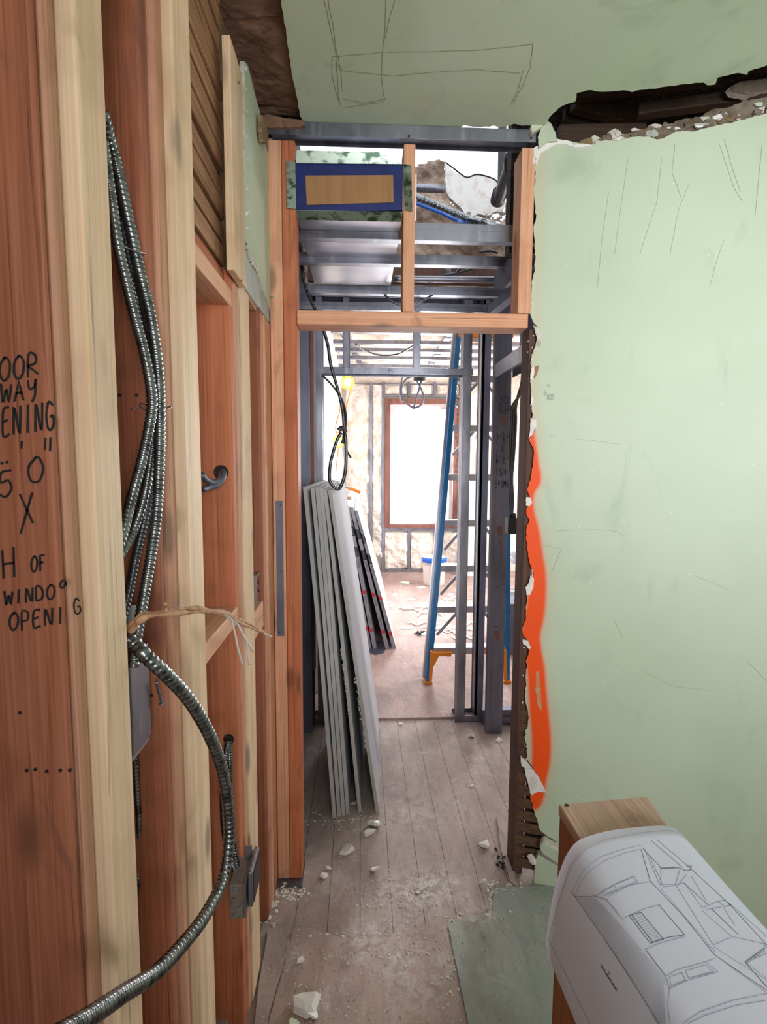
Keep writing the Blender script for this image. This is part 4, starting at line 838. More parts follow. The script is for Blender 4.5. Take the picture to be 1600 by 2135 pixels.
# leaning grey boards
Z0=2.16
bt=[(632,694,1016,1706,10),(648,704,1018,1702,8),(657.5,713,1016,1700,8),(666,722,1017,1697,8),(674,747,1020,1694,9),(684,784,1022,1694,9)]
lb=['leftmost leaning grey green board, nearest the dark wall','second leaning grey green board from the left','third leaning grey green board from the left','fourth leaning grey green board, ends the tight group','fifth leaning board with torn edge, standing apart','outermost leaning board showing its broad grey face']
for i,(xt,xb2,yt,yb2,w) in enumerate(bt):
    P0=at(xb2,yb2,z=0); P1=at(xt,yt,y=P0.y)
    w0=.0152; w1=.0152; L=.90+.01*i if i<5 else .90
    DY=Vector((.03 if i==5 else .02,1,0)).normalized()*L
    up_=(P1-P0); rows=14; b=B(); rn=random.Random(i)
    t_=thing('leaning_board',lb[i],'board',tuple(P0))
    g=[]
    for j in range(rows+1):
        t=j/rows; p=P0+up_*t+Vector((.004*math.sin(t*3.1)*(1 if i<5 else 0),0,0))
        jit=0
        if i==4 and .28<t<.62: jit=rn.uniform(0,.010)
        if i==5 and .20<t<.42: jit=rn.uniform(0,.012)
        hi=Vector((w0-jit*0,0,0)); g.append((p+Vector((0,jit,0)),p+hi+Vector((0,jit,0)),p+hi+DY,p+DY))
    for j in range(rows):
        a,c=g[j],g[j+1]; b.add(list(a)+list(c),[(0,1,5,4)],0); b.add(list(a)+list(c),[(1,2,6,5)],1); b.add(list(a)+list(c),[(2,3,7,6),(3,0,4,7)],0)
    b.add(list(g[0]),[(3,2,1,0)],0); b.add(list(g[-1]),[(0,1,2,3)],0)
    b.build('panel',['board','boardface'],t_,label='grey board')
    if i in(4,5):
        b=B()
        pl_=[(t,) for t in (([.30,.36,.42,.47,.5]) if i==4 else [.22,.26,.30,.34,.38])]
        for k2 in range(26): t=(.30+.0085*k2 if i==4 else .20+.009*k2); b.rock(P0+up_*t+Vector(((.006 if i==4 else -.002)+rn.uniform(-.004,.004),rn.uniform(-.003,.004),0)),rn.uniform(.004,.009),k2+i*9,1.5)
        b.build('torn_edge','plaster',t_,label='torn crumbling edge')
        t_.children[-1]['kind']='stuff'
b=B(); b.rock(at(738,1676,z=0),.02,5,.6)
# dark cracks on the face board
# ------------------------------------------------------------------ white drywall pairs
dl_=[(717,721,760,775,1062,'hidden leftmost'),(722,729,778,786,1055,''),(730,737,804,812,1058,''),(740,746,819,827,1064,'')]
lbs=['first pair of white drywall sheets, mostly behind the grey boards','second pair of white drywall sheets with printed end tape','third pair of white drywall sheets beside the dark gap','outermost pair of white drywall sheets with broad white face']
def txt(s_,size,name,parent,m,M4):
    cu=bpy.data.curves.new(name,'FONT'); cu.body=s_; cu.size=size; cu.extrude=.0004; cu.align_y='CENTER'
    o=bpy.data.objects.new('tmp_'+name,cu); C.objects.link(o); dg=bpy.context.evaluated_depsgraph_get(); me=bpy.data.meshes.new_from_object(o.evaluated_get(dg))
    C.objects.unlink(o); bpy.data.objects.remove(o); me.transform(M4); me.transform(Matrix.Translation(-wloc(parent))); me.materials.clear(); me.materials.append(MT[m])
    q_=bpy.data.objects.new(name,me); C.objects.link(q_); q_.parent=parent; return q_
for i,(xt0,xt1,xb0,xb1,yt,_l) in enumerate(dl_):
    b0=at(xb0,1350,z=.012); b0.y=4.17; b1=at(xb1,1352,z=.012); b1.y=4.17; t0=at(xt0,yt,y=4.17); t1=at(xt1,yt,y=4.17)
    b0.x=at(xb0,1350,y=4.17).x; b1.x=at(xb1,1350,y=4.17).x; t1.z=t0.z
    dp=thing('drywall_sheets',lbs[i],'drywall',tuple(b0)); D3=Vector((-.01,2.7,0))
    m0=(b0+b1)/2; m1=(t0+t1)/2
    for k2,(p,q_,r,s_) in enumerate(((b0,m0,m1,t0),(m0,b1,t1,m1))):
        e=Vector((.0007,0,0)); B().hexa([p+e,q_-e,q_-e+D3,p+e+D3],[s_+e,r-e,r-e+D3,s_+e+D3]).build('sheet','drywall',dp)
    n_=Vector((0,-1,0)); dn=Vector((0,-.002,0))
    tp=B(); tp.add([b0+dn,b1+dn,t1+dn,t0+dn],[(0,1,2,3)]); tp.build('end_tape','print',dp,label='printed grey end tape')
    def seg(ta,tb,m,nm):
        e=Vector((0,-.0025,0)); B().add([b0.lerp(t0,ta)+e,b1.lerp(t1,ta)+e,b1.lerp(t1,tb)+e,b0.lerp(t0,tb)+e],[(0,1,2,3)]).build(nm,m,dp)
    sh_=i*.015
    for ta in (.14,.405): seg(ta-sh_,ta+.028-sh_,'printrd','red_print')
    for ta,tb in ((.665,.735),(.81,.88)): seg(ta-sh_,tb-sh_,'printdk','dark_print')
    dirv=(b0-t0).normalized(); side=(b1-b0); W_=side.length; side.normalize()
    for tt,ss,mm in ((.655,'M2TECH','printdk'),(.732,'CertainTeed','print'),(.395,'M.C.JE TEBA','printdk'),(.26,'HULL #1 RAN','printdk'),(.925,'CM','printdk'),(.877,'CertainTeed','print'),(.432,'X','print'),(.167,'X','print')):
        nrm_=Vector((0,-1,0)); xx=dirv; zz_=nrm_; yy_=zz_.cross(xx)
        M4=Matrix((xx,yy_,zz_)).transposed().to_4x4(); M4.translation=(b0.lerp(t0,tt-sh_)+b1.lerp(t1,tt-sh_))/2+Vector((0,-.0032,0))
        txt(ss,W_*(.42 if len(ss)>6 else .66),'printed_text',dp,mm,M4)
# odds on top of the drywall
p=at(700,1012,y=4.5); 
tb=thing('chisel','orange handled tool lying on top of the drywall sheets','tool',tuple(at(735,1022,y=4.3)))
B().tube([at(712,1014,y=4.3),at(728,1018,y=4.3)],.006,8).build('blade','steel',tb); B().tube([at(728,1018,y=4.3),at(742,1023,y=4.3),at(751,1027,y=4.3)],.012,10).build('handle','orange',tb,smooth=True,label='orange handle')
tag(B().frame(at(726,1038,y=4.35)+Vector((0,0,0)),Vector((.03,0,0)),Vector((0,.06,0)),Vector((0,0,.012))).build('wood_offcut','ply',bevel=.003),'small pale block lying on the drywall tops','block')
tag(B().poly([at(x,y,z=.014) for x,y in [(764,1340),(790,1336),(810,1342),(800,1362),(782,1366),(766,1358)]],.0015,(0,0,1)).build('dark_mat','steeldk'),'dark scrap sheet under the drywall ends','scrap')
# ------------------------------------------------------------------ steel stud partition with doorway
SP=thing('steel_door_frame','galvanised steel stud partition with doorway beyond the timber frame','steel framing',(.2,YS+.045,0))
def stud(nm,px,py,y,z0,z1,fl=.036,par=None,opn=(1,0,0),dep=.092):
    x=at(px,py,y=y).x; return B().channel((x,y+dep/2,z0),(x,y+dep/2,z1),dep,fl,opn,lip=.008).build(nm,'steel',par or SP)
zt0=at(820,767,y=YS).z; zb0=at(820,780,y=YS).z
stud('stud',660,900,YS,.012,2.44); stud('stud',953,1500,YS,.03,2.44,.046)
stud('stud',1006,1500,YS,.03,2.44,.050,opn=(-1,0,0)); stud('stud',990,1500,YS,.03,2.44,.012)
for xx in (716,864): stud('cripple_stud',xx,740,YS,zt0,2.44)
xh0,xh1=at(662,774,y=YS).x,at(987,774,y=YS).x
B().channel((xh0,YS+.045,zt0),(xh1,YS+.045,zt0),.094,.034,(0,0,-1)).build('door_header','steel',SP)
B().channel((at(948,1500,y=YS).x,YS+.046,.004),(at(1012,1500,y=YS).x,YS+.046,.004),.098,.036,(0,0,1)).build('base_track','steel',SP)
B().channel((-.40,YS+.046,.004),(-.20,YS+.046,.004),.098,.036,(0,0,1)).build('base_track','steel',SP)
B().channel((-.40,YS+.046,2.45),(.80,YS+.046,2.45),.098,.036,(0,0,-1)).build('top_track','steel',SP)
b=B(); fS=lambda x,y: at(x,y,y=YS-.003); hand(b,fS,(0,-1,0),'M',809,769,820,776,.002); b.build('marker_note','ink',SP,label='small marker letter on the header')
S1=thing('steel_stud','dark steel stud standing close to the left door post','steel stud',(-.27,2.85,0))
B().box(at(627,1400,y=2.86).x,at(650,1400,y=2.86).x,2.86,2.90,.0,2.45).build('web','steeldk',S1)
tag(B().box(at(651,1300,y=2.90).x,at(657,1300,y=2.90).x,2.905,2.935,.35,2.30).build('wood_strip','casing'),'thin reddish strip between two dark steel studs on the left','strip')
# right hall wall
xw0,xw1=at(1014.5,1500,y=2.82).x,at(1047.5,1500,y=2.82).x
RW=thing('marked_steel_stud','steel stud with handwritten door size, web facing the hall','steel stud',((xw0+xw1)/2,2.83,0))
cx_=(xw0+xw1)/2
B().channel((cx_,2.82,0.0),(cx_,2.82,2.42),xw1-xw0,.042,(0,1,0),lip=.008).build('channel','steeldk',RW)
fW=lambda x,y: at(x,y,y=2.8195)
b=B(); NN=(0,-1,0)
for tx,x0,y0,x1,y1 in (('30',1040,826,1062,841),('RH',1040,846,1064,864),("2'6'",1034,906,1062,924),('X',1044,928,1052,942),("6'8'",1034,950,1062,966),('13/4',1034,976,1056,992),('5"SMS',1032,1002,1062,1016)): hand(b,fW,NN,tx,x0,y0,x1,y1,.0028,.002)
b.build('handwriting','ink',RW,label='marker door size note')
for x,y,w,h_ in ((1049,877,11,22),(1042,1107,10,20),(1037,1325,11,20)):
    B().poly([fW(x+dx*w/2,y+dy*h_/2)+Vector((0,-.0022,0)) for dx,dy in ((-1,-1),(1,-1),(1,.35),(.45,.45),(.4,1),(-.4,1),(-.45,.45),(-1,.35))],.001,NN).build('punched_slot','casing',RW,label='keyhole shaped slot')
for x,y in ((1049,903),(1041,1130),(1036,1224),(1035,1306)): B().lathe(fW(x,y)+Vector((0,-.002,0)),[(.004,0),(.004,-.0008)],8,0,'y').build('screw','black',RW)
xr_=xw0+.0
o=B().channel((xw1,1.97,.004),(xw1,2.78,.004),.0,.0,(0,0,1)) if 0 else None
hd=thing('steel_header','steel door header of the right side opening','steel header',tuple(at(1065,770,x=xw0)))
a_=at(1035,776,x=xw0+.01); c_=at(1096,733,x=xw0+.01); 
B().channel((xw0+.045,2.80,a_.z),(xw0+.045,1.95,a_.z),.092,.034,(0,0,-1)).build('channel','steel',hd)
B().box(xw0-.002,xw0,1.95,2.80,a_.z-.006,a_.z+.036).build('lip','steel',hd)
for i,(yy,l) in enumerate(((2.35,'short steel cripple stud over the right header, farther one'),(2.02,'short steel cripple stud over the right header, nearer one'))):
    tag(B().channel((xw0+.045,yy,a_.z+.036),(xw0+.045,yy,2.43),.09,.034,(0,1,0),lip=.006).build('steel_stud','steeldk'),l,'steel stud')
tag(B().channel((xw0+.045,1.95,2.45),(xw0+.045,3.3,2.45),.094,.034,(0,0,-1)).build('steel_track','steel'),'steel top track running away along the right hall wall','steel track')
tag(B().channel((xw1+.20,2.95,.02),(xw1+.02,2.95,.02),.09,.034,(0,0,1)).build('steel_track','steeldk'),'steel floor track at the base right of marked stud','steel track')
struct(B().box(xw0,1.6,2.92,2.97,0,.09),'baseboard_right','steeldk')
# cables on the right going to a box
for i,(dx,l) in enumerate(((0,'dark armoured cable on the right wall, left strand'),(5,'dark armoured cable on the right wall, middle strand'),(10,'dark armoured cable on the right wall, right strand'))):
    tag(B().tube([at(x,y,y=2.35) for x,y in ((1093-dx*.2,768),(1090-dx*.2,800),(1082-dx*.1,826),(1068+dx*.8,850),(1066+dx,880),(1064+dx,920),(1063+dx*.8,960),(1066+dx*.2,1000),(1064+dx*.6,1040),(1066+dx*.2,1074))],.0072,9,pitch=.011).build('armoured_cable','flexbk',smooth=True),l,'cable')
rb=thing('junction_box','black electrical box below the cables beside marked stud','junction box',tuple(at(1070,1113,y=2.36)))
pA=at(1059,1080,y=2.34);pB=at(1080,1113,y=2.34)
B().box(pA.x,pB.x,2.33,2.38,pB.z,pA.z).build('box','black',rb,bevel=.002); B().lathe(at(1069,1078,y=2.355)+Vector((0,0,-.006)),[(.016,0),(.016,.02),(.012,.024)],12).build('connector','black',rb)
# ------------------------------------------------------------------ steel joists over the hall
zj=at(850,500,y=1.95).z
for i,(py,l,x1) in enumerate(((500,'first bright steel ceiling joist right behind the door frame',.56),(551,'second steel ceiling joist crossing below the duct',.60),(614,'third steel ceiling joist at the far end of the duct',.64),(648,'fourth steel ceiling joist just above the timber header',.66))):
    yy=(zj-1.52)*1100/(965-py) if 0 else at(850,py,z=zj).y
    hh=.058 if i==0 else .038
    b=B().channel((-.33,yy,zj+hh/2+.0),(x1+.12,yy,zj+hh/2),hh,.035,(0,1,0),lip=.006)
    for kk in (.3,.6): b.box(-.33,x1+.12,yy-.003,yy-.0005,zj+hh*kk,zj+hh*kk+.004)
    tag(b.build('ceiling_joist','steel'),l,'steel joist')
tag(B().tube([at(822,581,y=2.45),at(930,582,y=2.45),at(1040,583,y=2.45)],.014,12).build('metal_pipe','steel',smooth=True),'grey metal pipe running right from the duct end','pipe')
tag(B().beam(at(1040,590,y=2.3),at(1078,545,y=2.1),.04,.05,(1,0,0)).build('steel_brace','steeldk'),'steel brace rising to the right post in the transom opening','brace')
tag(B().beam(at(1026,648,y=2.5),at(1076,606,y=2.2),.04,.04,(1,0,0)).build('steel_brace','steeldk'),'lower steel brace near the right end of the timber header','brace')
tag(B().tube([at(934,550,y=2.5),at(934,588,y=2.5)],.014,10).build('metal_pipe','steeldk',smooth=True),'short vertical metal pipe between joists','pipe')
# foam backed void above the hall, open to the bright sky
def foamgrid(name,fn,nu,nv,amp,sc,nrm,m,keep=None,par=None):
    b=B(); nrm=Vector(nrm)
    surf_grid(b,lambda u,v:(lambda p:p+nrm*(amp*(noise.fractal(p*sc,1,2,4)+.3)))(fn(u,v)),nu,nv,0,keep)
    return b.build(name,m,par,smooth=True)
def inside(poly,x,y):
    c=False;n=len(poly)
    for i in range(n):
        x1,y1=poly[i];x2,y2=poly[(i+1)%n]
        if (y1>y)!=(y2>y) and x<(x2-x1)*(y-y1)/(y2-y1)+x1: c=not c
    return c
FP=[(560,430),(860,430),(862,350),(880,343),(900,338),(926,342),(930,372),(930,398),(940,424),(972,448),(985,458),(1030,462),(1100,446),(1140,440),(1140,676),(560,676)]
struct(foamgrid('wall_void_foam',lambda u,v:at(560+u*580,330+v*346,y=3.25),130,80,.045,8,(0,-1,0),'foambr',lambda u,v:inside(FP,560+u*580,330+v*346)),'wall_void_foam','foambr') if 0 else None
o=foamgrid('wall_void_foam',lambda u,v:at(560+u*580,330+v*346,y=3.30),130,80,.05,8,(0,-1,0),'foambr',lambda u,v:inside(FP,560+u*580,330+v*346)); o['kind']='structure'
# horizontal furring seen against the foam
tag(B().box(-.3,1.1,3.10,3.14,at(900,590,y=3.1).z,at(900,556,y=3.1).z).build('dark_beam','old'),'dark red brown beam behind the joists above the doorway','beam')
b=B().poly([at(x,y,y=3.0) for x,y in rag([(928,340),(936,346),(946,358),(972,370),(990,364),(1012,366),(1032,374),(1048,390),(1056,424),(1050,438),(1030,442),(1015,450),(1000,446),(982,452),(972,446),(956,428),(938,412),(930,396)],1.2,6,8,True)],.03,(0,-1,0),0,1)
tag(b.build('plaster_slab',['plasterw','plaster']),'bright white broken plaster slab above the joists','plaster slab')
b=B().poly([at(x,y,y=2.9) for x,y in rag([(1083,360),(1084,420),(1076,438),(1062,450),(1056,436),(1060,410),(1070,388)],1.2,6,9,True)],.03,(0,-1,0),0,1)
tag(b.build('plaster_slab',['plasterw','plaster']),'small white plaster slab beside the black pipe fitting','plaster slab')
tag(B().tube([at(x,y,y=3.0) for x,y in ((929,338),(945,350),(972,369),(992,364),(1010,366),(1032,374),(1040,384))],.004,6).build('thin_wire','black',smooth=True),'thin dark wire lying along top of the white plaster slab','wire')
b=B(); 
for i in range(26): b.rock(at(968+i*4.6+rnd.uniform(-3,3),452+rnd.uniform(-6,12),y=2.95),rnd.uniform(.01,.03),i+300,.9)
tag(b.build('rubble','plaster'),'crumbled plaster rubble lying over the bright joist','rubble',kind='stuff')
pp_=thing('black_pipe','black drain pipe with thick angled fitting in the transom opening','pipe',tuple(at(1045,420,y=2.5)))
B().tube([at(1046,404,y=2.75),at(1047,360,y=2.75),at(1048,260,y=2.75)],.021,16).build('vertical_pipe','abs',pp_,smooth=True)
B().tube([at(1066,345,y=2.25),at(1052,380,y=2.45),at(1040,415,y=2.65)],.026,16).build('angled_pipe','abs',pp_,smooth=True)
B().tube([at(1070,330,y=2.2),at(1063,356,y=2.32)],lambda t:.033 if t<.85 else .029,16).build('coupling','abs',pp_,smooth=True)
B().tube([at(1072,324,y=2.17),at(1070,331,y=2.2)],.018,6).build('plug','abs',pp_)
B().tube([at(1043,402,y=2.62),at(1038,418,y=2.68)],.036,16).build('elbow','abs',pp_,smooth=True)
tag(B().tube([at(x,y,y=2.7) for x,y in ((838,398),(868,411),(920,432),(975,456),(1015,466))]+[at(1040,470,y=3.28)],.019,12,pitch=.02,amp=.14).build('flexible_conduit','flex',smooth=True),'thick silver flexible conduit slanting above the bright joist','conduit')
tag(B().tube([at(x,y,y=2.6) for x,y in ((838,410),(868,424),(920,444),(960,462))]+[at(990,466,y=3.28)],.008,10,pitch=.014).build('blue_cable','bucketlid',smooth=True),'blue armoured cable running under the silver conduit','cable')
tag(B().tube([at(x,y,y=3.0) for x,y in ((845,392),(927,394))],.020,12).build('metal_pipe','steel',smooth=True),'grey pipe ending at the white plaster slab','pipe')
tag(B().box(at(866,400,y=1.93).x,at(869,400,y=1.93).x,1.93,1.95,at(867,460,y=1.93).z,at(867,362,y=1.93).z).build('white_strip','white'),'thin white strip behind the middle transom post','strip')
tag(B().tube([at(x,y,y=2.35) for x,y in ((622,488),(626,520),(630,560),(638,600),(655,640),(672,680),(684,720),(690,760),(704,810),(714,850),(718,890),(717,915),(714,925))],.0075,9,pitch=.011).build('armoured_cable','flexbk',smooth=True),'armoured cable hanging down from the transom to the knot','cable')
lp=thing('cable_loop','looped armoured cable knotted and hanging over the leaning boards','cable',tuple(at(705,1018,y=2.3)))
B().tube([at(x,y,y=2.33) for x,y in ((712,902),(704,916),(696,940),(689,970),(688,1000),(694,1012),(704,1020),(712,1012),(720,985),(722,950),(721,915),(718,898))],.0078,9,pitch=.011).build('loop','flexbk',lp,smooth=True)
B().tube([at(x,y,y=2.31) for x,y in ((706,898),(712,893),(718,895),(720,902))],.011,9,pitch=.009).build('knot','flexbk',lp,smooth=True)
B().tube([at(x,y,y=2.35) for x,y in ((672,782),(690,800),(704,818),(716,840),(722,870),(720,905),(722,935),(732,955))],.0045,8).build('thin_cable','black',lp,smooth=True)
for i,(l,pl) in enumerate((('dark armoured cable drooping over the right joists',((1080,546),(1040,550),(1000,556),(960,568),(928,573))),('short armoured cable rising left among joists',((972,549),(960,560),(948,572))),('armoured cable arching on top of the second joist',((1000,526),(1012,524),(1025,524),(1038,528))),('dark armoured cable sagging behind middle post, left part',((796,604),(806,618),(820,630),(840,637),(858,634),(880,628),(906,612),(914,602))))):
    tag(B().tube([at(x,y,y=(2.57 if i==3 else 2.4)) for x,y in pl],.006,8,pitch=.011).build('armoured_cable','flexbk',smooth=True),l,'cable')
# ================================================================== THE FAR ROOM
FY=7.25
wx0,wz1=at(803,833,y=FY).x,at(850,833,y=FY).z; wx1,wz0=at(957,900,y=FY).x,at(850,1100,y=FY).z
d0,d1=at(966,1100,y=FY).x,1.72; dz0,dz1=.25,at(1000,1003,y=FY).z
RX=2.9
b=B().box(-.30,wx0,FY,FY+.15,0,2.75).box(wx0,wx1,FY,FY+.15,0,wz0).box(wx0,wx1,FY,FY+.15,wz1,2.75).box(wx1,d0,FY,FY+.15,0,2.75).box(d0,d1,FY,FY+.15,dz1,2.75).box(d0,d1,FY,FY+.15,0,dz0).box(d1,RX+.1,FY,FY+.15,0,2.75)
struct(b,'wall_far','foam')
def fpatch(px0,px1,py0,py1,nm='foam_panel'):
    A=at(px0,py0,y=FY); D=at(px1,py1,y=FY)
    o=foamgrid(nm,lambda u,v:Vector((A.x+(D.x-A.x)*u,FY-.02-.02*min(1,8*min(u,1-u),8*min(v,1-v)),A.z+(D.z-A.z)*v)),24,max(10,int(24*abs(D.z-A.z)/abs(D.x-A.x))),.035,7,(0,-1,0),'foam'); o['kind']='structure'
for a in ((722,770,803,1188),(777,797,803,1188),(803,848,803,822),(858,903,803,822),(912,955,803,822),(803,850,1110,1184),(857,905,1110,1184),(911,960,1110,1184),(968,998,790,1000)): fpatch(*a)
FR=thing('steel_wall_studs','grey steel studs framing the foamed far wall around window','steel framing',(.5,FY-.05,0))
for x,y0,y1 in ((773.5,796,1190),(799,796,1190),(853,796,828),(907,796,828),(853,1103,1188),(908,1103,1188),(963,796,1190),(1001,796,1000)):
    A=at(x-2.2,y0,y=FY-.06); D=at(x+2.2,y1,y=FY-.06); B().box(A.x,D.x,FY-.06,FY-.02,max(.012,D.z),A.z).build('stud','steel',FR)
for y,xa_,xb2 in ((1190,722,965),(1104,799,962),(826,799,962),(800,722,1010)):
    A=at(xa_,y-2.5,y=FY-.06); D=at(xb2,y+2.5,y=FY-.06); B().box(A.x,D.x,FY-.062,FY-.02,max(.012,D.z),A.z).build('track','steel',FR)
def ring(b,x0,x1,z0,z1,y0,y1,l,t_,bt):
    return b.box(x0,x0+l,y0,y1,z0+bt,z1-t_).box(x1-l,x1,y0,y1,z0+bt,z1-t_).box(x0,x1,y0,y1,z1-t_,z1).box(x0,x1,y0,y1,z0,z0+bt)
WN_=struct(ring(B(),wx0,wx1,wz0,wz1,FY-.09,FY+.03,.07,.07,.05),'window_1','casing')
fx0,fx1,fz0,fz1=wx0+.07,wx1-.07,wz0+.05,wz1-.07; zm=at(850,968,y=FY).z
def sash(n_,z0,z1,y):
    b=ring(B(),fx0,fx1,z0,z1,y,y+.04,.055,.055,.055)
    o=b.build('window_sash','white',WN_); 
    B().box(fx0+.05,fx1-.05,y+.018,y+.022,z0+.05,z1-.05).build('pane','glass',o)
sash(0,fz0,zm+.02,FY-.01); sash(1,zm-.02,fz1,FY+.04)
W2=struct(ring(B(),d0,d1,dz0,dz1,FY-.05,FY+.05,.05,.06,.05),'window_2','white')
B().box(d0+.05,d1-.05,FY,FY+.005,dz0+.05,dz1-.06).build('pane','glass',W2)
tag(B().box(at(943,1100,y=7.12).x,at(950,1100,y=7.12).x,7.12,7.16,at(945,1100,y=7.12).z,at(945,835,y=7.12).z).build('wood_strip','casing'),'reddish vertical wood strip to the right of the far window','strip')
chain=thing('hanging_chain','dark link chain hanging by the far window','chain',tuple(at(955,1000,y=6.65)))
b=B()
for i in range(39): 
    c=at(953+2*math.sin(i*.5),774+i*6.0,y=6.65); b.tube([c+Vector((.012*math.cos(a)*(1 if i%2 else .2),.012*math.cos(a)*(0 if i%2 else 1),.02*math.sin(a))) for a in [j*.8 for j in range(9)]],.004,5)
o=b.build('chain_links','black',chain); o['kind']='stuff'
struct(B().box(-.34,-.25,3.36,FY,0,2.75),'wall_far_left','drywall')
struct(B().box(RX,RX+.1,3.06,4.3,0,2.75).box(RX,RX+.1,6.6,FY,0,2.75).box(RX,RX+.1,4.3,6.6,0,.7).box(RX,RX+.1,4.3,6.6,2.3,2.75),'wall_far_right','brick')
struct(B().box(1.95,2.0,1.36,3.1,0,2.75),'wall_side_room','brick')
o=foamgrid('ceiling_far_room',lambda u,v:Vector((-.3+u*3.3,3.35+v*3.95,2.72)),70,90,.06,5,(0,0,-1),'foam'); o['kind']='structure'
struct(B().box(-.35,3.1,3.36,7.5,2.80,2.9),'ceiling_far_room_deck','foam')
for i,py in enumerate((694,717,733,749,766)):
    yy=at(850,py,z=2.60).y
    tag(B().channel((-.25,yy,2.615),(2.8,yy,2.615),.032,.03,(0,1,0)).box(-.25,2.8,yy,yy+.06,2.598,2.6).build('ceiling_channel','steel'),['first','second','third','fourth','last'][i]+' thin ceiling channel of the far room, counted from the doorway','steel channel')
for a,c_,l in (((895,766),(942,690),'bright diagonal ceiling channel behind the ladder top'),((760,772),(716,692),'ceiling channel along the left side of the far room')):
    p_=at(a[0],a[1],z=2.66); q_=at(c_[0],c_[1],z=2.66); tag(B().beam(p_,q_,.06,.03,(1,0,0)).build('ceiling_channel','steel'),l,'steel channel')
tag(B().tube([at(x,y,z=2.57) for x,y in ((742,717),(760,730),(790,740),(830,738),(866,718))],.008,6).build('sagging_wire','black',smooth=True),'dark wire sagging under the far ceiling channels','wire')
# ceiling box with drooping loops
cb=thing('ceiling_box','dark ceiling box with drooping cable loops before far window','ceiling box',tuple(at(875,790,y=4.6)))
B().lathe(at(875,796,y=4.6),[(.05,0),(.052,.01),(.05,.045)],16).build('box','black',cb)
B().tube([at(x,y,y=4.6) for x,y in ((864,784),(848,790),(838,808),(840,828),(852,844),(866,850),(880,842),(883,826),(878,810),(868,792))],.008,8).build('loop','steeldk',cb,smooth=True)
B().tube([at(x,y,y=4.6) for x,y in ((880,792),(874,812),(868,832),(862,854))],.008,8).build('cable_tail','steeldk',cb,smooth=True)
B().tube([at(x,y,y=4.6) for x,y in ((840,786),(836,800),(835,820),(838,838))],.007,8).build('short_cable','steel',cb,smooth=True)
# work lights on orange cord
for i,(x,y,r,l,pl) in enumerate(((725,797,.095,'upper yellow caged work light hung under the far ceiling',((732,808),(729,830),(727,850),(724,862))),(705,922,.075,'lower yellow caged work light near the cable knot',((704,935),(700,905),(698,898))))):
    yy=5.2 if i==0 else 5.0
    wl=thing('work_light',l,'work light',tuple(at(x,y,y=yy)))
    c=at(x,y,y=yy); R_=13.5/1100*yy if i==0 else 12/1100*yy
    B().lathe(c,[(.001,-R_*.62),(R_*.35,-R_*.5),(R_*.52,-R_*.1),(R_*.45,R_*.3),(R_*.2,R_*.62)],14).build('bulb','bulb',wl,smooth=True)
    b=B()
    for k2 in range(4):
        an=k2*math.pi/4; b.tube([c+Vector((math.cos(an)*math.cos(t)*R_,math.sin(an)*math.cos(t)*R_,math.sin(t)*R_)) for t in [j*math.pi/8 for j in range(17)]],.004,5)
    for h_ in (-.5,0,.5): b.tube([c+Vector((math.cos(t)*R_*math.sqrt(1-h_*h_),math.sin(t)*R_*math.sqrt(1-h_*h_),h_*R_)) for t in [j*math.pi/8 for j in range(17)]],.004,5)
    b.build('cage','yellow',wl,smooth=True)
    B().lathe(c+Vector((0,0,R_*.8)),[(R_*.3,0),(R_*.3,R_*.5)],12).build('socket','yellow',wl)
tag(B().tube([at(x,y,y=5.25) for x,y in ((713,808),(711,830),(708,860),(702,880),(700,898),(712,900),(716,880),(722,850),(730,820),(736,800))],.006,6).build('orange_cord','cordo',smooth=True),'orange cord drooping between the two work lights','cord')
tag(B().tube([at(x,y,y=5.25) for x,y in ((702,900),(706,930),(703,960),(700,990))],.006,6).build('orange_cord','cordo',smooth=True),'orange cord hanging below the cable knot','cord')
# ladder
ld=thing('stepladder','blue fibreglass stepladder with metal steps and orange feet','ladder',(.72,3.5,.012))
Lb=at(894,1425,y=3.47); Lt=at(958,686,y=3.85); Rb=at(1058,1425,y=3.47); Rt=at(1062,686,y=3.85)
Lb.z=Rb.z=.03
def rail(p,q_,sgn,nm='rail'):
    b=B(); ax=(q_-p).normalized(); sd=Vector((1,0,0)); 
    b.beam(p,q_,.034,.006,sd); b.beam(p+Vector((-sgn*.014,.03,0)),q_+Vector((-sgn*.014,.03,0)),.005,.06,sd); b.beam(p+Vector((0,.06,0)),q_+Vector((0,.06,0)),.034,.006,sd)
    return b.build(nm,'blue',ld)
rail(Lb,Lt,1,'front_rail'); rail(Rb,Rt,-1,'front_rail')
o5=Vector((-.022,.08,0)); B().beam(Lb+o5,Lt+o5,.022,.05,(1,0,0)).build('rear_rail','alu',ld); o6=Vector((.022,.08,0)); B().beam(Rb+o6,Rt+o6,.022,.05,(1,0,0)).build('rear_rail','alu',ld)
for i,y in enumerate((1357,1270,1185,1091,995,893,790,706)):
    z=at(940,y,y=3.5+.05*i).z; t=(z-Lb.z)/(Lt.z-Lb.z); a=Lb.lerp(Lt,t); c_=Rb.lerp(Rt,t)
    b=B().box(a.x+.015,c_.x-.015,a.y-.002,a.y+.09,z+.018,z+.022).box(a.x+.015,c_.x-.015,a.y-.004,a.y,z-.022,z+.022)
    b.build('step','alu',ld)
    if 0<i<7 and i not in(4,): 
        B().beam(a+Vector((.17,.03,-.02)),a+Vector((.02,.03,-.19)),.012,.02,(0,1,0)).build('step_brace','alu',ld)
        B().beam(c_+Vector((-.17,.03,-.02)),c_+Vector((-.02,.03,-.19)),.012,.02,(0,1,0)).build('step_brace','alu',ld)
zs=at(940,1357,y=3.5).z
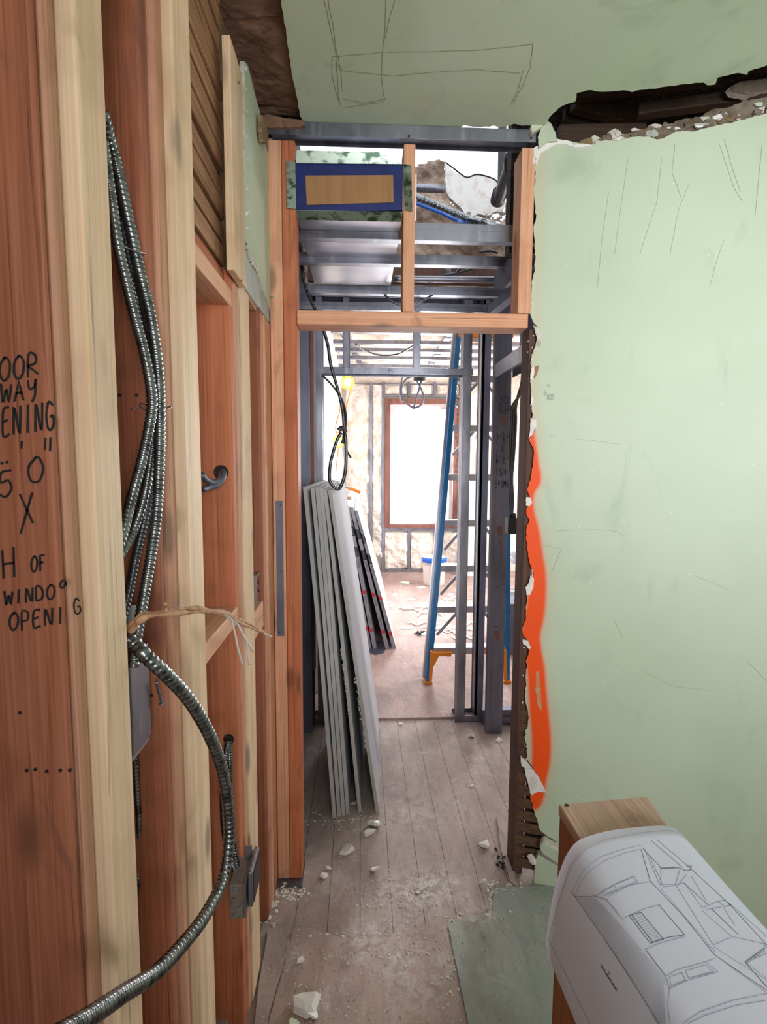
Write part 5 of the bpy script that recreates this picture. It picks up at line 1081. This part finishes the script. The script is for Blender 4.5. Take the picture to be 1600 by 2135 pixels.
for p,sg in ((Lb,1),(Rb,-1)):
    prof_=[(0,.0),(.022*sg,.0),(.03*sg,.10),(.07*sg,.18),(.15*sg,zs-.06),(.16*sg,zs-.03),(.03*sg,zs-.03),(.012*sg,.22)]
    B().poly([p+Vector((a,-.004,h_-.0)) for a,h_ in prof_],.06,(0,-1,0)).build('foot_brace','orange',ld,bevel=.003,label='orange plastic foot brace')
    B().box(p.x-.026,p.x+.026,p.y-.012,p.y+.08,.012,.032).build('foot','orange',ld,bevel=.003)
B().box(Lt.x-.01,Rt.x+.03,Lt.y-.02,Lt.y+.16,Lt.z-.06,Lt.z+.03).build('top_cap','orange',ld,bevel=.006,label='orange top cap')
# bucket
bk=thing('bucket','white bucket with blue lid by the far wall behind ladder','bucket',(.93,6.5,.012))
c=at(905,1218,z=.012); c.z=.012
B().lathe(c,[(.125,0),(.13,.01),(.145,.30),(.15,.34)],28).build('pail','bucket',bk,smooth=True)
B().lathe(c+Vector((0,0,.34)),[(.152,-.05),(.156,-.05),(.158,.0),(.15,.012),(.14,.006)],28).build('lid','bucketlid',bk,smooth=True)
B().tube([c+Vector((math.cos(a)*.155,math.sin(a)*.155-.0,.27)) for a in [math.pi+j*math.pi/10 for j in range(11)]],.004,6).build('handle','steel',bk,smooth=True)
# litter
rnd=random.Random(3)
for i,(x,y,s_) in enumerate([(822,1240,14),(818,1264,8),(846,1215,16),(880,1225,12),(830,1278,10),(905,1300,26),(850,1310,20),(930,1290,30),(890,1322,26),(975,1312,22),(940,1240,14),(860,1250,12)]):
    n_=6; pl=[(x+math.cos(j*1.05+i)*s_*rnd.uniform(.4,1),y+math.sin(j*1.05+i)*s_*.22*rnd.uniform(.4,1)) for j in range(n_)]
    pts_=[at(a,c2_,z=.014) for a,c2_ in pl]; b=B(); n0=sum(pts_,Vector())/n_+Vector((0,0,.02)); b.add(pts_+[n0],[(j,(j+1)%n_,n_) for j in range(n_)])
    tag(b.build('paper_scrap','litter'),['white paper scrap by the drywall edge','tiny white scrap under the first scrap','long pale strip on the far room floor','pale strip in front of the bucket','small greenish scrap beside drywall bottoms','green crumpled tape pile near the ladder foot','green tape tangle left of the ladder','green tape strip between ladder steps','pale tape tangle left of the lowest step','pale tape piece between the steel studs','pale scrap behind the ladder','small pale scrap left of the bucket'][i],'scrap')
b=B()
for j in range(6): b.rock(at(868+j*4,1323+rnd.uniform(-4,3),z=.013),.03,j+9,.6)
tag(b.build('dark_debris','black'),'small dark debris pile on the far room floor','debris',kind='stuff')
tape=thing('tape_tangle','pale green tape ribbons tangled on the far room floor','tape',tuple(at(900,1310,z=.013)))
for j in range(14):
    x,y=rnd.uniform(830,990),rnd.uniform(1240,1330); pts_=[at(x+k2*9,y+rnd.uniform(-5,5),z=.016) for k2 in range(-3,4)]
    B().ribbon(path(pts_),.02,(0,0,1),.002+j*.0008).build('tape_strip','litter',tape)
# grey things at the far right
ct=thing('equipment_stack','dark grey equipment seen between the right studs','equipment',tuple(at(1090,1300,y=3.9)))
A=at(1066,1010,y=4.0); D=at(1140,1400,y=4.0)
B().box(A.x,A.x+.5,4.0,4.5,.012,D.z+.55).build('cabinet','steeldk',ct,bevel=.004); B().box(A.x,A.x+.5,3.98,4.0,.5,.53).build('ledge','white',ct)
for k2,y in enumerate((1150,1162)): B().tube([at(1060,y,y=3.9),at(1100,y+14,y=3.7)],.03,12).build('tube','pvc',ct,smooth=True)
tag(B().box(1.36,1.56,6.9,6.95,.012,1.15).build('grey_panel','pvc',bevel=.004),'pale grey panel standing against the bright right opening','panel')
